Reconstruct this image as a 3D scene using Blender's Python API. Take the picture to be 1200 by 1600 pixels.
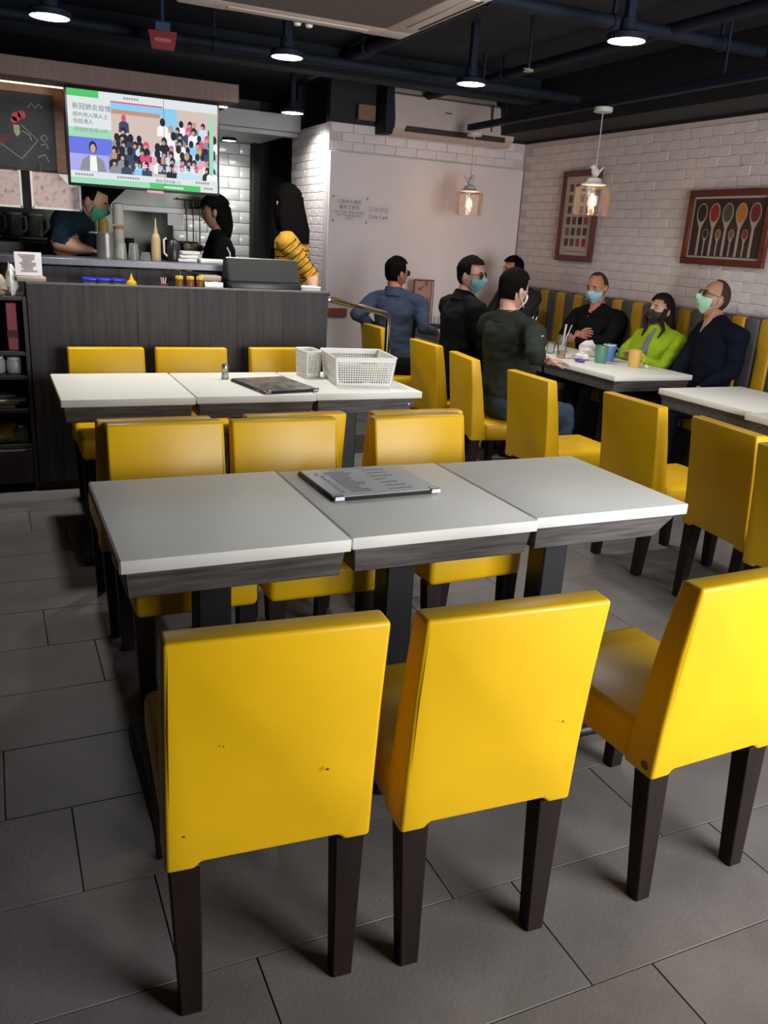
import bpy, bmesh, math, random
from mathutils import Vector, Matrix, noise
random.seed(7)
R = math.radians
for o in list(bpy.data.objects): bpy.data.objects.remove(o)
scene = bpy.context.scene
C = scene.collection

# ------------------------------------------------------------------ camera
cam_d = bpy.data.cameras.new('camera'); cam = bpy.data.objects.new('camera', cam_d); C.objects.link(cam)
yaw, pitch, roll, FPX = -0.439609, -0.312715, 0.060686, 1311.8
fw = Vector((-math.sin(yaw)*math.cos(pitch), math.cos(yaw)*math.cos(pitch), math.sin(pitch)))
rt = Vector((math.cos(yaw), math.sin(yaw), 0)); up = rt.cross(fw)
rr = math.cos(roll)*rt + math.sin(roll)*up; uu = -math.sin(roll)*rt + math.cos(roll)*up
cam.matrix_world = Matrix(((rr.x, uu.x, -fw.x, 0), (rr.y, uu.y, -fw.y, 0), (rr.z, uu.z, -fw.z, 1.52), (0, 0, 0, 1)))
cam_d.sensor_fit = 'VERTICAL'; cam_d.sensor_height = 36; cam_d.lens = FPX/1600*36
cam_d.clip_start = 0.05
scene.camera = cam
# ------------------------------------------------------------------ view, world, daylight through the shop front
vs = scene.view_settings
vs.view_transform = 'Standard'; vs.look = 'None'; vs.gamma = 1; vs.exposure = 0.12; vs.use_curve_mapping = False
w = bpy.data.worlds.new('world'); scene.world = w; w.use_nodes = True
w.node_tree.nodes['Background'].inputs[0].default_value = (0.75, 0.85, 1, 1)
w.node_tree.nodes['Background'].inputs[1].default_value = 0.9
def area(name, loc, rot, sx, sy, power, col):
    d = bpy.data.lights.new(name, 'AREA'); d.shape = 'RECTANGLE'; d.size = sx; d.size_y = sy; d.energy = power; d.color = col
    o = bpy.data.objects.new(name, d); C.objects.link(o); o.location = loc; o.rotation_euler = rot
    return o
area('window_front_offscreen', (2.75, -0.88, 1.375), (R(90), 0, 0), 2.4, 1.85, 205, (0.97, 0.98, 1.0))

# ------------------------------------------------------------------ materials
MATS = {}
def nodes(name):
    m = bpy.data.materials.new(name); m.use_nodes = True
    nt = m.node_tree; b = nt.nodes['Principled BSDF']
    MATS[name] = m
    return m, nt, b
def mat(name, col, rough=0.5, metal=0.0, var=0.0, scale=6.0, stretch=(1, 1, 1), bump=0.0, bscale=40.0, spec=0.5, rnd=0.0, col2=None, coat=0.0, detail=4.0, lo=0.3, hi=0.7):
    m, nt, b = nodes(name)
    N = nt.nodes.new; L = nt.links.new
    b.inputs['Base Color'].default_value = (*col, 1); b.inputs['Roughness'].default_value = rough
    b.inputs['Metallic'].default_value = metal; b.inputs['Specular IOR Level'].default_value = spec
    b.inputs['Coat Weight'].default_value = coat
    out = None
    tc = None
    if var or bump or col2:
        tc = N('ShaderNodeTexCoord'); mp = N('ShaderNodeMapping'); mp.inputs['Scale'].default_value = stretch
        L(tc.outputs['Object'], mp.inputs['Vector'])
    if var or col2:
        nz = N('ShaderNodeTexNoise'); nz.inputs['Scale'].default_value = scale; nz.inputs['Detail'].default_value = detail
        L(mp.outputs['Vector'], nz.inputs['Vector'])
        rp = N('ShaderNodeValToRGB'); rp.color_ramp.elements[0].position = lo; rp.color_ramp.elements[1].position = hi
        c2 = col2 if col2 else tuple(min(1, c*(1+var)) for c in col)
        c1 = col if col2 else tuple(c*(1-var) for c in col)
        rp.color_ramp.elements[0].color = (*c1, 1); rp.color_ramp.elements[1].color = (*c2, 1)
        L(nz.outputs['Fac'], rp.inputs['Fac']); out = rp.outputs['Color']
        L(out, b.inputs['Base Color'])
    if rnd:
        oi = N('ShaderNodeObjectInfo'); mr = N('ShaderNodeMapRange'); mr.inputs['To Min'].default_value = 1-rnd; mr.inputs['To Max'].default_value = 1+rnd
        L(oi.outputs['Random'], mr.inputs['Value'])
        hs = N('ShaderNodeHueSaturation'); L(mr.outputs['Result'], hs.inputs['Value'])
        if out: L(out, hs.inputs['Color'])
        else: hs.inputs['Color'].default_value = (*col, 1)
        L(hs.outputs['Color'], b.inputs['Base Color'])
    if bump:
        n2 = N('ShaderNodeTexNoise'); n2.inputs['Scale'].default_value = bscale; n2.inputs['Detail'].default_value = 3
        L(mp.outputs['Vector'], n2.inputs['Vector'])
        bp = N('ShaderNodeBump'); bp.inputs['Strength'].default_value = bump; bp.inputs['Distance'].default_value = 0.01
        L(n2.outputs['Fac'], bp.inputs['Height']); L(bp.outputs['Normal'], b.inputs['Normal'])
    return m
def emit(name, col, s):
    m, nt, b = nodes(name)
    b.inputs['Base Color'].default_value = (0, 0, 0, 1); b.inputs['Specular IOR Level'].default_value = 0.1
    b.inputs['Emission Color'].default_value = (*col, 1); b.inputs['Emission Strength'].default_value = s
    return m
def clear(name, tint=(1, 1, 1), gloss=0.12, rough=0.03, haze=0.0):
    m = bpy.data.materials.new(name); m.use_nodes = True; MATS[name] = m
    nt = m.node_tree; nt.nodes.clear(); N = nt.nodes.new; L = nt.links.new
    o = N('ShaderNodeOutputMaterial'); t = N('ShaderNodeBsdfTransparent'); g = N('ShaderNodeBsdfGlossy'); x = N('ShaderNodeMixShader'); lw = N('ShaderNodeLayerWeight')
    t.inputs['Color'].default_value = (*tint, 1); g.inputs['Roughness'].default_value = rough
    lw.inputs['Blend'].default_value = gloss
    L(lw.outputs['Fresnel'], x.inputs['Fac']); L(t.outputs[0], x.inputs[1]); L(g.outputs[0], x.inputs[2])
    if haze:
        d = N('ShaderNodeBsdfDiffuse'); d.inputs['Color'].default_value = (*tint, 1); x2 = N('ShaderNodeMixShader'); x2.inputs['Fac'].default_value = haze
        L(x.outputs[0], x2.inputs[1]); L(d.outputs[0], x2.inputs[2]); L(x2.outputs[0], o.inputs['Surface'])
    else: L(x.outputs[0], o.inputs['Surface'])
    return m
mat('yellow_vinyl', (0.70, 0.405, 0.005), 0.35, var=0.06, scale=4, bump=0.025, bscale=300, spec=0.32)
mat('yellow_seam', (0.42, 0.27, 0.01), 0.5)
mat('vinyl_scuff', (0.12, 0.07, 0.02), 0.6)
mat('leg_wood', (0.013, 0.0075, 0.006), 0.45, var=0.4, scale=14, stretch=(1, 1, .15), bump=0.1, spec=.22)
mat('laminate', (0.78, 0.77, 0.705), 0.50, var=0.015, scale=3)
mat('edge_brown', (0.30, 0.13, 0.10), 0.5, var=0.3, scale=20)
mat('apron_wood', (0.045, 0.038, 0.034), 0.5, col2=(0.13, 0.115, 0.11), scale=9, stretch=(.6, 6, 9), bump=0.1)
mat('black_metal', (0.010, 0.010, 0.011), 0.42, metal=0.2)
mat('floor_tile', (0.128, 0.116, 0.110), 0.48, col2=(0.188, 0.172, 0.165), scale=3.5, bump=0.10, bscale=90, rnd=0.05, spec=0.4, detail=8)
mat('grout', (0.045, 0.042, 0.041), 0.8)
mat('white_brick', (0.74, 0.68, 0.67), 0.6, var=0.05, scale=9, bump=0.35, bscale=45, rnd=0.02)
mat('mortar', (0.62, 0.55, 0.54), 0.8, var=0.05)
mat('white_paint', (0.77, 0.70, 0.695), 0.45, var=0.03, scale=3, bump=0.05)
mat('ceiling_navy', (0.004, 0.007, 0.015), 0.85, var=0.3, scale=2, bump=0.2, bscale=12)
mat('pipe_navy', (0.007, 0.012, 0.025), 0.7, spec=.3)
mat('soffit_black', (0.006, 0.007, 0.009), 0.7)
mat('kitchen_ceiling', (0.42, 0.42, 0.41), 0.6)
mat('white_tile', (0.80, 0.81, 0.79), 0.12, var=0.03, rnd=0.03)
mat('tile_grout', (0.22, 0.22, 0.21), 0.8)
mat('dark_panel', (0.030, 0.024, 0.022), 0.5, var=0.3, scale=4, stretch=(3, 3, .4))
mat('counter_wood', (0.013, 0.012, 0.0125), 0.6, col2=(0.046, 0.038, 0.035), scale=5, stretch=(7, 7, .45), bump=0.08, rnd=0.28, detail=6)
mat('counter_edge', (0.10, 0.09, 0.085), 0.45)
mat('ledge_stone', (0.10, 0.095, 0.12), 0.3, var=0.2, scale=20)
mat('worktop', (0.05, 0.048, 0.047), 0.4)
mat('bulkhead_wood', (0.15, 0.10, 0.09), 0.85, var=0.10, scale=5, stretch=(12, 12, .6), bump=0.05)
mat('panel_wood', (0.22, 0.115, 0.07), 0.5, var=0.15, scale=4, stretch=(3, 3, 9))
mat('chalkboard', (0.020, 0.021, 0.024), 0.7, var=0.4, scale=7)
mat('chalk_red', (0.45, 0.06, 0.06), 0.8); mat('chalk_pale', (0.22, 0.21, 0.19), 0.8); mat('chalk_cream', (0.34, 0.30, 0.20), 0.8)
mat('chalk_maroon', (0.09, 0.028, 0.028), 0.8)
mat('menu_pink', (0.42, 0.31, 0.29), 0.6, col2=(0.24, 0.12, 0.12), scale=34, detail=3, lo=0.52, hi=0.72)
mat('steel', (0.42, 0.42, 0.40), 0.32, metal=0.9, var=0.1, scale=5)
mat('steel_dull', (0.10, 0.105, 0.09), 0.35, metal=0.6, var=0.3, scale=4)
mat('chrome', (0.85, 0.86, 0.88), 0.16, metal=1.0)
mat('white_plastic', (0.80, 0.79, 0.75), 0.4)
mat('ac_cream', (0.56, 0.47, 0.42), 0.5, var=0.06, scale=3)
mat('ac_grille', (0.085, 0.062, 0.048), 0.7); mat('ac_dark', (0.03, 0.024, 0.02), 0.7)
mat('black_plastic', (0.010, 0.010, 0.011), 0.35)
mat('black_matte', (0.012, 0.012, 0.012), 0.8)
mat('brown_frame', (0.13, 0.024, 0.014), 0.4, var=0.25, scale=10)
mat('picture_mat', (0.52, 0.44, 0.41), 0.7); mat('picture_dark', (0.030, 0.018, 0.014), 0.5, var=0.4, scale=8)
mat('spoon_wood', (0.46, 0.38, 0.31), 0.7)
for n, c in dict(spice_black=(.03, .022, .018), spice_red=(.34, .02, .025), spice_green=(.075, .08, .05), spice_orange=(.55, .19, .03), spice_wine=(.20, .03, .03), spice_tan=(.28, .12, .04), spice_pink=(.30, .10, .10), spice_olive=(.16, .09, .03)).items():
    mat(n, c, 0.8, var=0.25, scale=60)
mat('booth_yellow', (0.50, 0.27, 0.012), 0.45, var=0.1, bump=0.05)
mat('booth_grey', (0.085, 0.078, 0.082), 0.5, var=0.1, bump=0.05)
mat('booth_base', (0.02, 0.016, 0.014), 0.5)
mat('paper', (0.74, 0.68, 0.68), 0.7); mat('paper_white', (0.80, 0.80, 0.80), 0.7)
mat('menu_sheet', (0.56, 0.60, 0.62), 0.25, var=0.05, scale=6); mat('ink', (0.05, 0.05, 0.055), 0.7); mat('ink_grey', (0.16, 0.15, 0.17), 0.7); mat('ink_light', (0.36, 0.32, 0.33), 0.7)
mat('menu_dark', (0.06, 0.06, 0.06), 0.25, col2=(0.24, 0.24, 0.23), scale=16)
mat('menu_print', (0.42, 0.22, 0.17), 0.5, col2=(0.16, 0.05, 0.04), scale=22, lo=.5, hi=.7)
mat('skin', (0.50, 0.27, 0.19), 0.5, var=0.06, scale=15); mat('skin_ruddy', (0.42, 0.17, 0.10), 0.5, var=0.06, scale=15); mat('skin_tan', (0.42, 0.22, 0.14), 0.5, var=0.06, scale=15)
mat('hair', (0.005, 0.0042, 0.004), 0.85, bump=0.4, bscale=90, stretch=(1, 1, .2), spec=.04); mat('hair_brown', (0.020, 0.011, 0.008), 0.7, bump=0.4, bscale=90, spec=.12)
mat('hair_thin', (0.050, 0.030, 0.022), 0.7, bump=0.3, bscale=120, spec=.15)
mat('eye_white', (0.32, 0.28, 0.26), 0.4); mat('eye_dark', (0.015, 0.01, 0.008), 0.2); mat('lips', (0.35, 0.12, 0.10), 0.5)
for n, c in dict(cloth_blue=(.048, .064, .105), cloth_black=(.006, .006, .0065), cloth_green=(.020, .025, .019), cloth_navy=(.005, .007, .013), cloth_lime=(.28, .42, .018), cloth_grey=(.16, .16, .19), cloth_charcoal=(.022, .022, .025), denim=(.035, .05, .075), cloth_teal=(.010, .020, .030), trousers=(.014, .014, .016), shoe=(.02, .018, .016)).items():
    mat(n, c, 0.85, var=0.12, scale=9, bump=0.35, bscale=14, spec=0.08)
for n, c in dict(mask_blue=(.30, .52, .60), mask_teal=(.16, .42, .46), mask_green=(.38, .66, .46), mask_white=(.75, .76, .74), mask_black=(.012, .012, .013), mask_jade=(.05, .30, .16)).items():
    mat(n, c, 0.7, var=0.05, bump=0.2, bscale=40)
mat('white_thread', (0.6, 0.6, 0.58), 0.7)
mat('cup_green', (0.10, 0.24, 0.17), 0.3); mat('cup_blue', (0.10, 0.22, 0.46), 0.35); mat('cup_yellow', (0.66, 0.40, 0.10), 0.35); mat('cup_rim', (0.6, 0.65, 0.7), 0.4)
mat('tea', (0.46, 0.20, 0.07), 0.3); mat('lemon', (0.5, 0.33, 0.06), 0.4); mat('tissue', (0.78, 0.76, 0.74), 0.8, bump=0.5, bscale=30); mat('purple_foil', (0.14, 0.08, 0.38), 0.25)
mat('blue_lid', (0.02, 0.035, 0.50), 0.3); mat('yellow_bottle', (0.75, 0.42, 0.01), 0.35); mat('red_carton', (0.30, 0.05, 0.08), 0.6); mat('tan_sauce', (0.42, 0.30, 0.14), 0.4)
mat('jar_brown', (0.20, 0.07, 0.02), 0.3); mat('lid_yellow', (0.62, 0.45, 0.03), 0.4); mat('cup_paper', (0.62, 0.60, 0.50), 0.6); mat('cup_orange', (0.55, 0.22, 0.05), 0.6)
mat('olive', (0.14, 0.15, 0.06), 0.5); mat('sign_red', (0.28, 0.012, 0.018), 0.5); mat('sign_blue', (0.04, 0.07, 0.16), 0.5); mat('sign_pale', (0.55, 0.25, 0.25), 0.5)
mat('orange_trim', (0.26, 0.085, 0.04), 0.5, var=0.4, scale=25, stretch=(6, 1, 1)); mat('cork', (0.30, 0.22, 0.06), 0.8, var=0.5, scale=30)
mat('ceramic', (0.55, 0.55, 0.52), 0.35); mat('bird_grey', (0.62, 0.60, 0.57), 0.5); mat('cord_pale', (0.55, 0.48, 0.46), 0.6)
mat('cloth_yellow', (0.52, 0.26, 0.015), 0.85, var=0.1, bump=0.3, bscale=14)
mat('beige', (0.40, 0.31, 0.23), 0.6)
clear('glass_clear', (0.95, 0.96, 0.95), 0.25, haze=0.05); clear('glass_jar_clear', (0.97, 0.965, 0.96), 0.30, haze=0.03); clear('plastic_clear', (0.85, 0.87, 0.83), 0.3, 0.15, haze=0.12); clear('window_glass', (1, 1, 1), 0.1)
clear('lens', (0.75, 0.75, 0.75), 0.3)
emit('led', (1.0, 1.0, 0.98), 14.0); emit('filament', (1.0, 0.55, 0.25), 14.0); emit('strip_led', (1.0, 0.72, 0.42), 3.0)
for n, c in dict(tv_white=(.80, .86, .88), tv_green=(.10, .62, .16), tv_mint=(.38, .78, .55), tv_blue=(.16, .20, .85), tv_lilac=(.45, .45, .90), tv_floor=(.72, .58, .52), tv_sky=(.30, .66, .95), tv_black=(.02, .02, .03), tv_navy=(.05, .07, .14), tv_red=(.80, .08, .22), tv_skin=(.62, .40, .32), tv_coat=(.62, .82, .95), tv_grey=(.30, .30, .34), tv_pink=(.85, .45, .55), tv_ink=(.10, .13, .16), tv_rust=(.60, .32, .22), tv_text=(1, 1, 1)).items():
    emit(n, c, 0.85)

TMP = bpy.data.scenes.new('bench')
def evaluated_mesh(ob):
    TMP.collection.objects.link(ob); vl = TMP.view_layers[0]; vl.update(); dg = vl.depsgraph
    if dg is None:
        with bpy.context.temp_override(scene=TMP, view_layer=vl): dg = bpy.context.evaluated_depsgraph_get()
    dg.update()
    me = bpy.data.meshes.new_from_object(ob.evaluated_get(dg)); bpy.data.objects.remove(ob)
    return me
# ------------------------------------------------------------------ mesh helpers
def box(bm, c, s, bev=0.0, seg=2, M=None):
    g = bmesh.ops.create_cube(bm, size=1.0, matrix=Matrix.Translation(c) @ Matrix.Diagonal((*s, 1)))
    vs_ = g['verts']
    if bev:
        es = list({e for v in vs_ for e in v.link_edges})
        r = bmesh.ops.bevel(bm, geom=es, offset=bev, segments=seg, affect='EDGES', profile=0.5, clamp_overlap=True)
        vs_ = list({v for f in r['faces'] for v in f.verts} | {v for v in vs_ if v.is_valid})
    if M is not None: bmesh.ops.transform(bm, matrix=M, verts=[v for v in vs_ if v.is_valid])
    return vs_
def ring(bm, c, u, v, a, b, n):
    return [bm.verts.new(Vector(c) + u*(a*math.cos(2*math.pi*i/n)) + v*(b*math.sin(2*math.pi*i/n))) for i in range(n)]
def bridge(bm, r0, r1):
    n = len(r0)
    for i in range(n): bm.faces.new((r0[i], r0[(i+1) % n], r1[(i+1) % n], r1[i]))
def loft(bm, rings, n=16, cap=True):
    """rings: (centre, u, v, a, b)"""
    rs = [ring(bm, *q, n) for q in rings]
    for a, b in zip(rs, rs[1:]): bridge(bm, a, b)
    if cap:
        bm.faces.new(list(reversed(rs[0]))); bm.faces.new(rs[-1])
    return rs
def frames(pts):
    pts = [Vector(p) for p in pts]; out = []; pu = None
    for i, p in enumerate(pts):
        d = (pts[min(i+1, len(pts)-1)] - pts[max(i-1, 0)])
        d = d.normalized() if d.length > 1e-9 else Vector((0, 0, 1))
        if pu is None:
            a = Vector((0, 0, 1)) if abs(d.z) < 0.9 else Vector((1, 0, 0))
            u = d.cross(a).normalized()
        else:
            u = (pu - d*pu.dot(d)); u = u.normalized() if u.length > 1e-6 else d.orthogonal().normalized()
        v = d.cross(u); pu = u; out.append((p, u, v))
    return out
def tube(bm, pts, r, n=8, cap=True):
    rs = r if isinstance(r, (list, tuple)) else [r]*len(pts)
    return loft(bm, [(p, u, v, q, q) for (p, u, v), q in zip(frames(pts), rs)], n, cap)
def lathe(bm, prof, c=(0, 0, 0), n=24, cap=(True, True)):
    X, Y = Vector((1, 0, 0)), Vector((0, 1, 0))
    rs = [ring(bm, Vector(c)+Vector((0, 0, z)), X, Y, r, r, n) for r, z in prof]
    for a, b in zip(rs, rs[1:]): bridge(bm, a, b)
    if cap[0]: bm.faces.new(list(reversed(rs[0])))
    if cap[1]: bm.faces.new(rs[-1])
def ell(bm, c, s, u=16, v=10, M=None):
    T = Matrix.Translation(c) @ (M.to_4x4() if M is not None else Matrix()) @ Matrix.Diagonal((*s, 1))
    rows = []
    for j in range(1, v):
        th = math.pi*j/v; rows.append([bm.verts.new(T @ Vector((math.sin(th)*math.cos(2*math.pi*i/u), math.sin(th)*math.sin(2*math.pi*i/u), math.cos(th)))) for i in range(u)])
    tp = bm.verts.new(T @ Vector((0, 0, 1))); bt = bm.verts.new(T @ Vector((0, 0, -1)))
    for i in range(u):
        k = (i+1) % u; bm.faces.new((tp, rows[0][i], rows[0][k])); bm.faces.new((bt, rows[-1][k], rows[-1][i]))
    for a, b in zip(rows, rows[1:]): bridge(bm, b, a)
    return [x for r_ in rows for x in r_]+[tp, bt]
def prism(bm, poly, axis, d0, d1):
    """poly of 2-D points extruded along axis (0 x, 1 y, 2 z) from d0 to d1"""
    def P(a, b, d): return {0: (d, a, b), 1: (a, d, b), 2: (a, b, d)}[axis]
    A = [bm.verts.new(P(a, b, d0)) for a, b in poly]; B = [bm.verts.new(P(a, b, d1)) for a, b in poly]
    n = len(poly)
    for i in range(n): bm.faces.new((A[i], A[(i+1) % n], B[(i+1) % n], B[i]))
    bm.faces.new(list(reversed(A))); bm.faces.new(B)
    return A+B
def BM(): return bmesh.new()
def mesh_of(name, bm, mats, angle=38):
    bmesh.ops.recalc_face_normals(bm, faces=bm.faces)
    me = bpy.data.meshes.new(name); bm.to_mesh(me); bm.free()
    me.polygons.foreach_set('use_smooth', [True]*len(me.polygons)); me.set_sharp_from_angle(angle=R(angle))
    for m in ([mats] if isinstance(mats, str) else mats): me.materials.append(MATS[m])
    return me
def part(name, bm, mats, parent=None, label=None, angle=38):
    o = bpy.data.objects.new(name, mesh_of(name, bm, mats, angle)); C.objects.link(o)
    if parent: o.parent = parent
    if label: o['label'] = label
    return o
def tag(o, label, cat, group=None, kind=None):
    if label: o['label'] = label
    if cat: o['category'] = cat
    if group: o['group'] = group
    if kind: o['kind'] = kind
    return o
def thing(name, label, cat, loc=(0, 0, 0), rz=0, group=None):
    o = bpy.data.objects.new(name, None); C.objects.link(o); o.location = loc; o.rotation_euler = (0, 0, rz); o.empty_display_size = 0.1
    return tag(o, label, cat, group)
def solo(name, bm, mats, label, cat, loc=(0, 0, 0), rz=0, group=None, angle=38):
    o = part(name, bm, mats, angle=angle); o.location = loc; o.rotation_euler = (0, 0, rz)
    return tag(o, label, cat, group)
def struct(name, bm, mats, parent=None, label=None):
    o = part(name, bm, mats, parent)
    if not parent: o['kind'] = 'structure'
    if label: o['label'] = label
    return o
def copies(name, me, locs, parent, rots=None):
    for i, p in enumerate(locs):
        o = bpy.data.objects.new(name, me); C.objects.link(o); o.location = p; o.parent = parent
        if rots: o.rotation_euler = rots[i]
def dup(root, loc, rz, label, group=None):
    r = root.copy(); C.objects.link(r); r.location = loc; r.rotation_euler = (0, 0, rz); r['label'] = label
    if group: r['group'] = group
    for ch in list(root.children):
        c = ch.copy(); C.objects.link(c); c.parent = r
        for g in list(ch.children):
            d = g.copy(); C.objects.link(d); d.parent = c
    return r
def text(name, body, size, M, m, parent, ax='LEFT', depth=0.0004, label=None):
    cu = bpy.data.curves.new(name, 'FONT'); cu.body = body; cu.size = size; cu.align_x = ax; cu.extrude = depth; cu.resolution_u = 2
    t = bpy.data.objects.new(name+'_curve', cu); me = evaluated_mesh(t)
    me.transform(M); me.materials.clear(); me.materials.append(MATS[m]); me.name = name
    o = bpy.data.objects.new(name, me); C.objects.link(o); o.parent = parent
    if label: o['label'] = label
    return o
def face_frame(o, x, z):
    """4x4 from origin, text right vector and up vector"""
    x = Vector(x).normalized(); z = Vector(z).normalized(); n = x.cross(z)
    return Matrix(((x.x, z.x, n.x, o[0]), (x.y, z.y, n.y, o[1]), (x.z, z.z, n.z, o[2]), (0, 0, 0, 1)))

# ================================================================== THE SETTING
XR, YB, XC, ZW, ZC = 4.92, 7.70, 2.86, 2.50, 2.92
bm = BM(); box(bm, (1.66, 4.65, -0.06), (6.72, 10.9, 0.10)); floor = struct('floor', bm, 'grout', label='dark grey floor of large rectangular tiles')
TL, TW = 0.66, 0.333
bm = BM(); box(bm, (0, 0, -0.006), (TL-0.0032, TW-0.0032, 0.012), 0.0008, 1); tile_me = mesh_of('tile', bm, 'floor_tile')
bm_rest = BM(); locs = []
for k in range(-5, 23):
    y0 = 1.08 + k*TW; x0 = 1.08 - 0.165*k - 12*TL
    for j in range(0, 40):
        cx, cy = x0 + (j+0.5)*TL, y0 + TW/2
        if cx < -1.9 or cx > 5.0 or cy > 7.7 or cy < -1.0: continue
        ex0, ex1 = max(cx-TL/2, -1.68), min(cx+TL/2, 4.9)
        if ex1-ex0 < 0.05: continue
        near = cx > -0.45-0.02*cy and cx < 0.9+0.95*cy and cy > 0.75 and not (cy > 5.3 and cx < 1.9) and cx < 4.4
        if near and ex1-ex0 > TL-0.01: locs.append((cx, cy, 0))
        else: box(bm_rest, ((ex0+ex1)/2, cy, -0.006), (ex1-ex0-0.005, TW-0.005, 0.012))
copies('tile', tile_me, locs[:300], floor)
o = part('tile_rest', bm_rest, 'floor_tile', floor); o['kind'] = 'stuff'
bm = BM(); box(bm, (1.66, 4.65, ZC+0.05), (6.72, 10.9, 0.10)); ceiling = struct('ceiling', bm, 'ceiling_navy', label='dark navy painted ceiling')
# right wall with painted bricks
bm = BM(); box(bm, (XR+0.06, 3.25, ZW/2), (0.10, 8.9, ZW)); wall_right = struct('wall_right', bm, 'mortar', label='white painted brick wall')
bm = BM(); box(bm, (XR+0.06, 3.25, (ZW+ZC)/2), (0.10, 8.9, ZC-ZW)); struct('trim_1', bm, 'soffit_black', wall_right)
BL, BH = 0.215, 0.072
bm = BM(); box(bm, (0.018, 0, 0), (0.028, BL-0.004, BH-0.0035), 0.003, 1); brick_me = mesh_of('brick', bm, 'white_brick')
locs = []; bm_rest = BM()
for k in range(0, 19):
    z = 1.165 + (k+0.5)*BH
    if z+BH/2 > ZW+0.02: break
    for j in range(0, 42):
        y = YB - 0.03 - (j+0.5+0.5*(k % 2))*BL
        if y < -1.1: break
        if y > 4.05: locs.append((XR+random.uniform(-.0022, .0022), y, z))
        else: box(bm_rest, (XR+0.018, y, z), (0.028, BL-0.004, BH-0.0035))
for k in range(0, 16): box(bm_rest, (XR, 3.3, (k+.5)*BH), (0.02, 8.8, BH-0.005))
print('bricks', len(locs))
copies('brick', brick_me, locs[:300], wall_right)
for p in locs[300:]: box(bm_rest, (XR+.018, p[1], p[2]), (0.028, BL-0.004, BH-0.0035))
o = part('brick_rest', bm_rest, 'white_brick', wall_right); o['kind'] = 'stuff'
# back wall: bricks above, smooth white panel below
bm = BM(); box(bm, ((XC+XR)/2+.06, YB+0.06, ZW/2), (XR-XC+.12, 0.10, ZW)); wall_back = struct('wall_back', bm, 'mortar', label='white wall with smooth panel below a brick band')
bm = BM(); box(bm, ((XC+XR)/2+.06, YB+0.06, (ZW+ZC)/2), (XR-XC+.12, 0.10, ZC-ZW)); struct('trim_2', bm, 'soffit_black', wall_back)
bm = BM(); box(bm, ((XC+XR)/2, YB-0.008, 2.26/2), (XR-XC-0.005, 0.036, 2.26), 0.003, 1); struct('panel', bm, 'white_paint', wall_back, 'smooth white wall panel')
bm = BM(); box(bm, (0, 0.018, 0), (BL-0.004, 0.028, .0715), 0.003, 1); brick_b = mesh_of('brick', bm, 'white_brick')
locs = []
for k in range(3):
    for j in range(9):
        x = XC + 0.01 + (j+0.5+0.5*(k % 2))*BL
        if x < XR-0.1: locs.append((x, YB-.004, 2.275+(k+.5)*0.075))
copies('brick', brick_b, locs, wall_back)
# side of that block, towards the kitchen passage
bm = BM(); box(bm, (XC+0.06, YB+0.58, ZW/2), (0.10, 1.05, ZW)); wall_side = struct('wall_side', bm, 'mortar', label='white painted brick wall beside the kitchen passage')
bm = BM(); box(bm, (0.018, 0, 0), (0.028, BL-0.004, BH-0.004), 0.003, 1); brick_s = mesh_of('brick', bm, 'white_brick')
locs = []
for k in range(14, 34):
    z = (k+.5)*BH+.04
    for j in range(5):
        y = YB+0.02+(j+.5+.25*(k % 2))*BL
        if y < YB+1.02 and z < ZW: locs.append((XC, y, z))
copies('brick', brick_s, locs, wall_side)
# other walls
bm = BM(); box(bm, (-1.75, 4.4, ZC/2), (0.10, 11.4, ZC)); struct('wall_left', bm, 'dark_panel', label='dark panelled wall')
wf = BM()
for c, s_ in (((-.1, -.80, ZC/2), (3.2, .10, ZC)), ((4.49, -.80, ZC/2), (.98, .10, ZC)), ((2.75, -.80, .2), (2.5, .10, .4)), ((2.75, -.80, (2.35+ZC)/2), (2.5, .10, ZC-2.35))): box(wf, c, s_)
wall_front = struct('wall_front', wf, 'dark_panel', label='dark shop front wall around a large window')
bm = BM()
for c, s_ in (((1.53, -.78, 1.375), (.06, .07, 1.95)), ((3.97, -.78, 1.375), (.06, .07, 1.95)), ((2.75, -.78, .43), (2.38, .07, .06)), ((2.75, -.78, 2.32), (2.38, .07, .06)), ((2.75, -.78, 1.375), (.05, .06, 1.83))): box(bm, c, s_, .004, 1)
win = struct('window_1', bm, 'black_metal', label='large shop front window in black frame')
for x in (2.142, 3.358):
    bm = BM(); box(bm, (x, -.79, 1.375), (1.164, .008, 1.82)); part('pane', bm, 'window_glass', win)
bm = BM(); box(bm, (0.6, 10.15, ZC/2), (4.6, 0.10, ZC)); wall_k = struct('wall_kitchen', bm, 'tile_grout', label='white tiled kitchen wall')
bm = BM(); box(bm, (0, 0, 0), (0.245, 0.02, 0.117), 0.005, 2); tm = mesh_of('tile', bm, 'white_tile')
locs = [(2.79-(j+.5+.5*(k % 2))*0.25, 10.095, 1.0+(k+.5)*0.122) for k in range(12) for j in range(7)]
copies('tile', tm, locs, wall_k)
bm = BM(); box(bm, (0, 0, 0), (0.120, 0.02, 0.117), 0.005, 2); copies('tile', mesh_of('tile', bm, 'white_tile'), [(2.79-.0625, 10.095, 1.0+(k+.5)*0.122) for k in range(1, 12, 2)], wall_k)
bm = BM(); box(bm, (2.84, 10.05, 1.3), (0.08, 0.14, 2.6), .004, 1); struct('trim_3', bm, 'black_matte', label='black door post beside the white tiles')
bm = BM(); box(bm, (3.9, 10.15, ZC/2), (2.0, 0.10, ZC)); box(bm, (3.9, 9.2, ZC/2), (0.1, 1.9, ZC)); box(bm, (3.4, 8.78, ZC/2), (1.0, 0.06, ZC)); struct('wall_passage', bm, 'dark_panel', label='dark brown passage wall')
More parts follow.
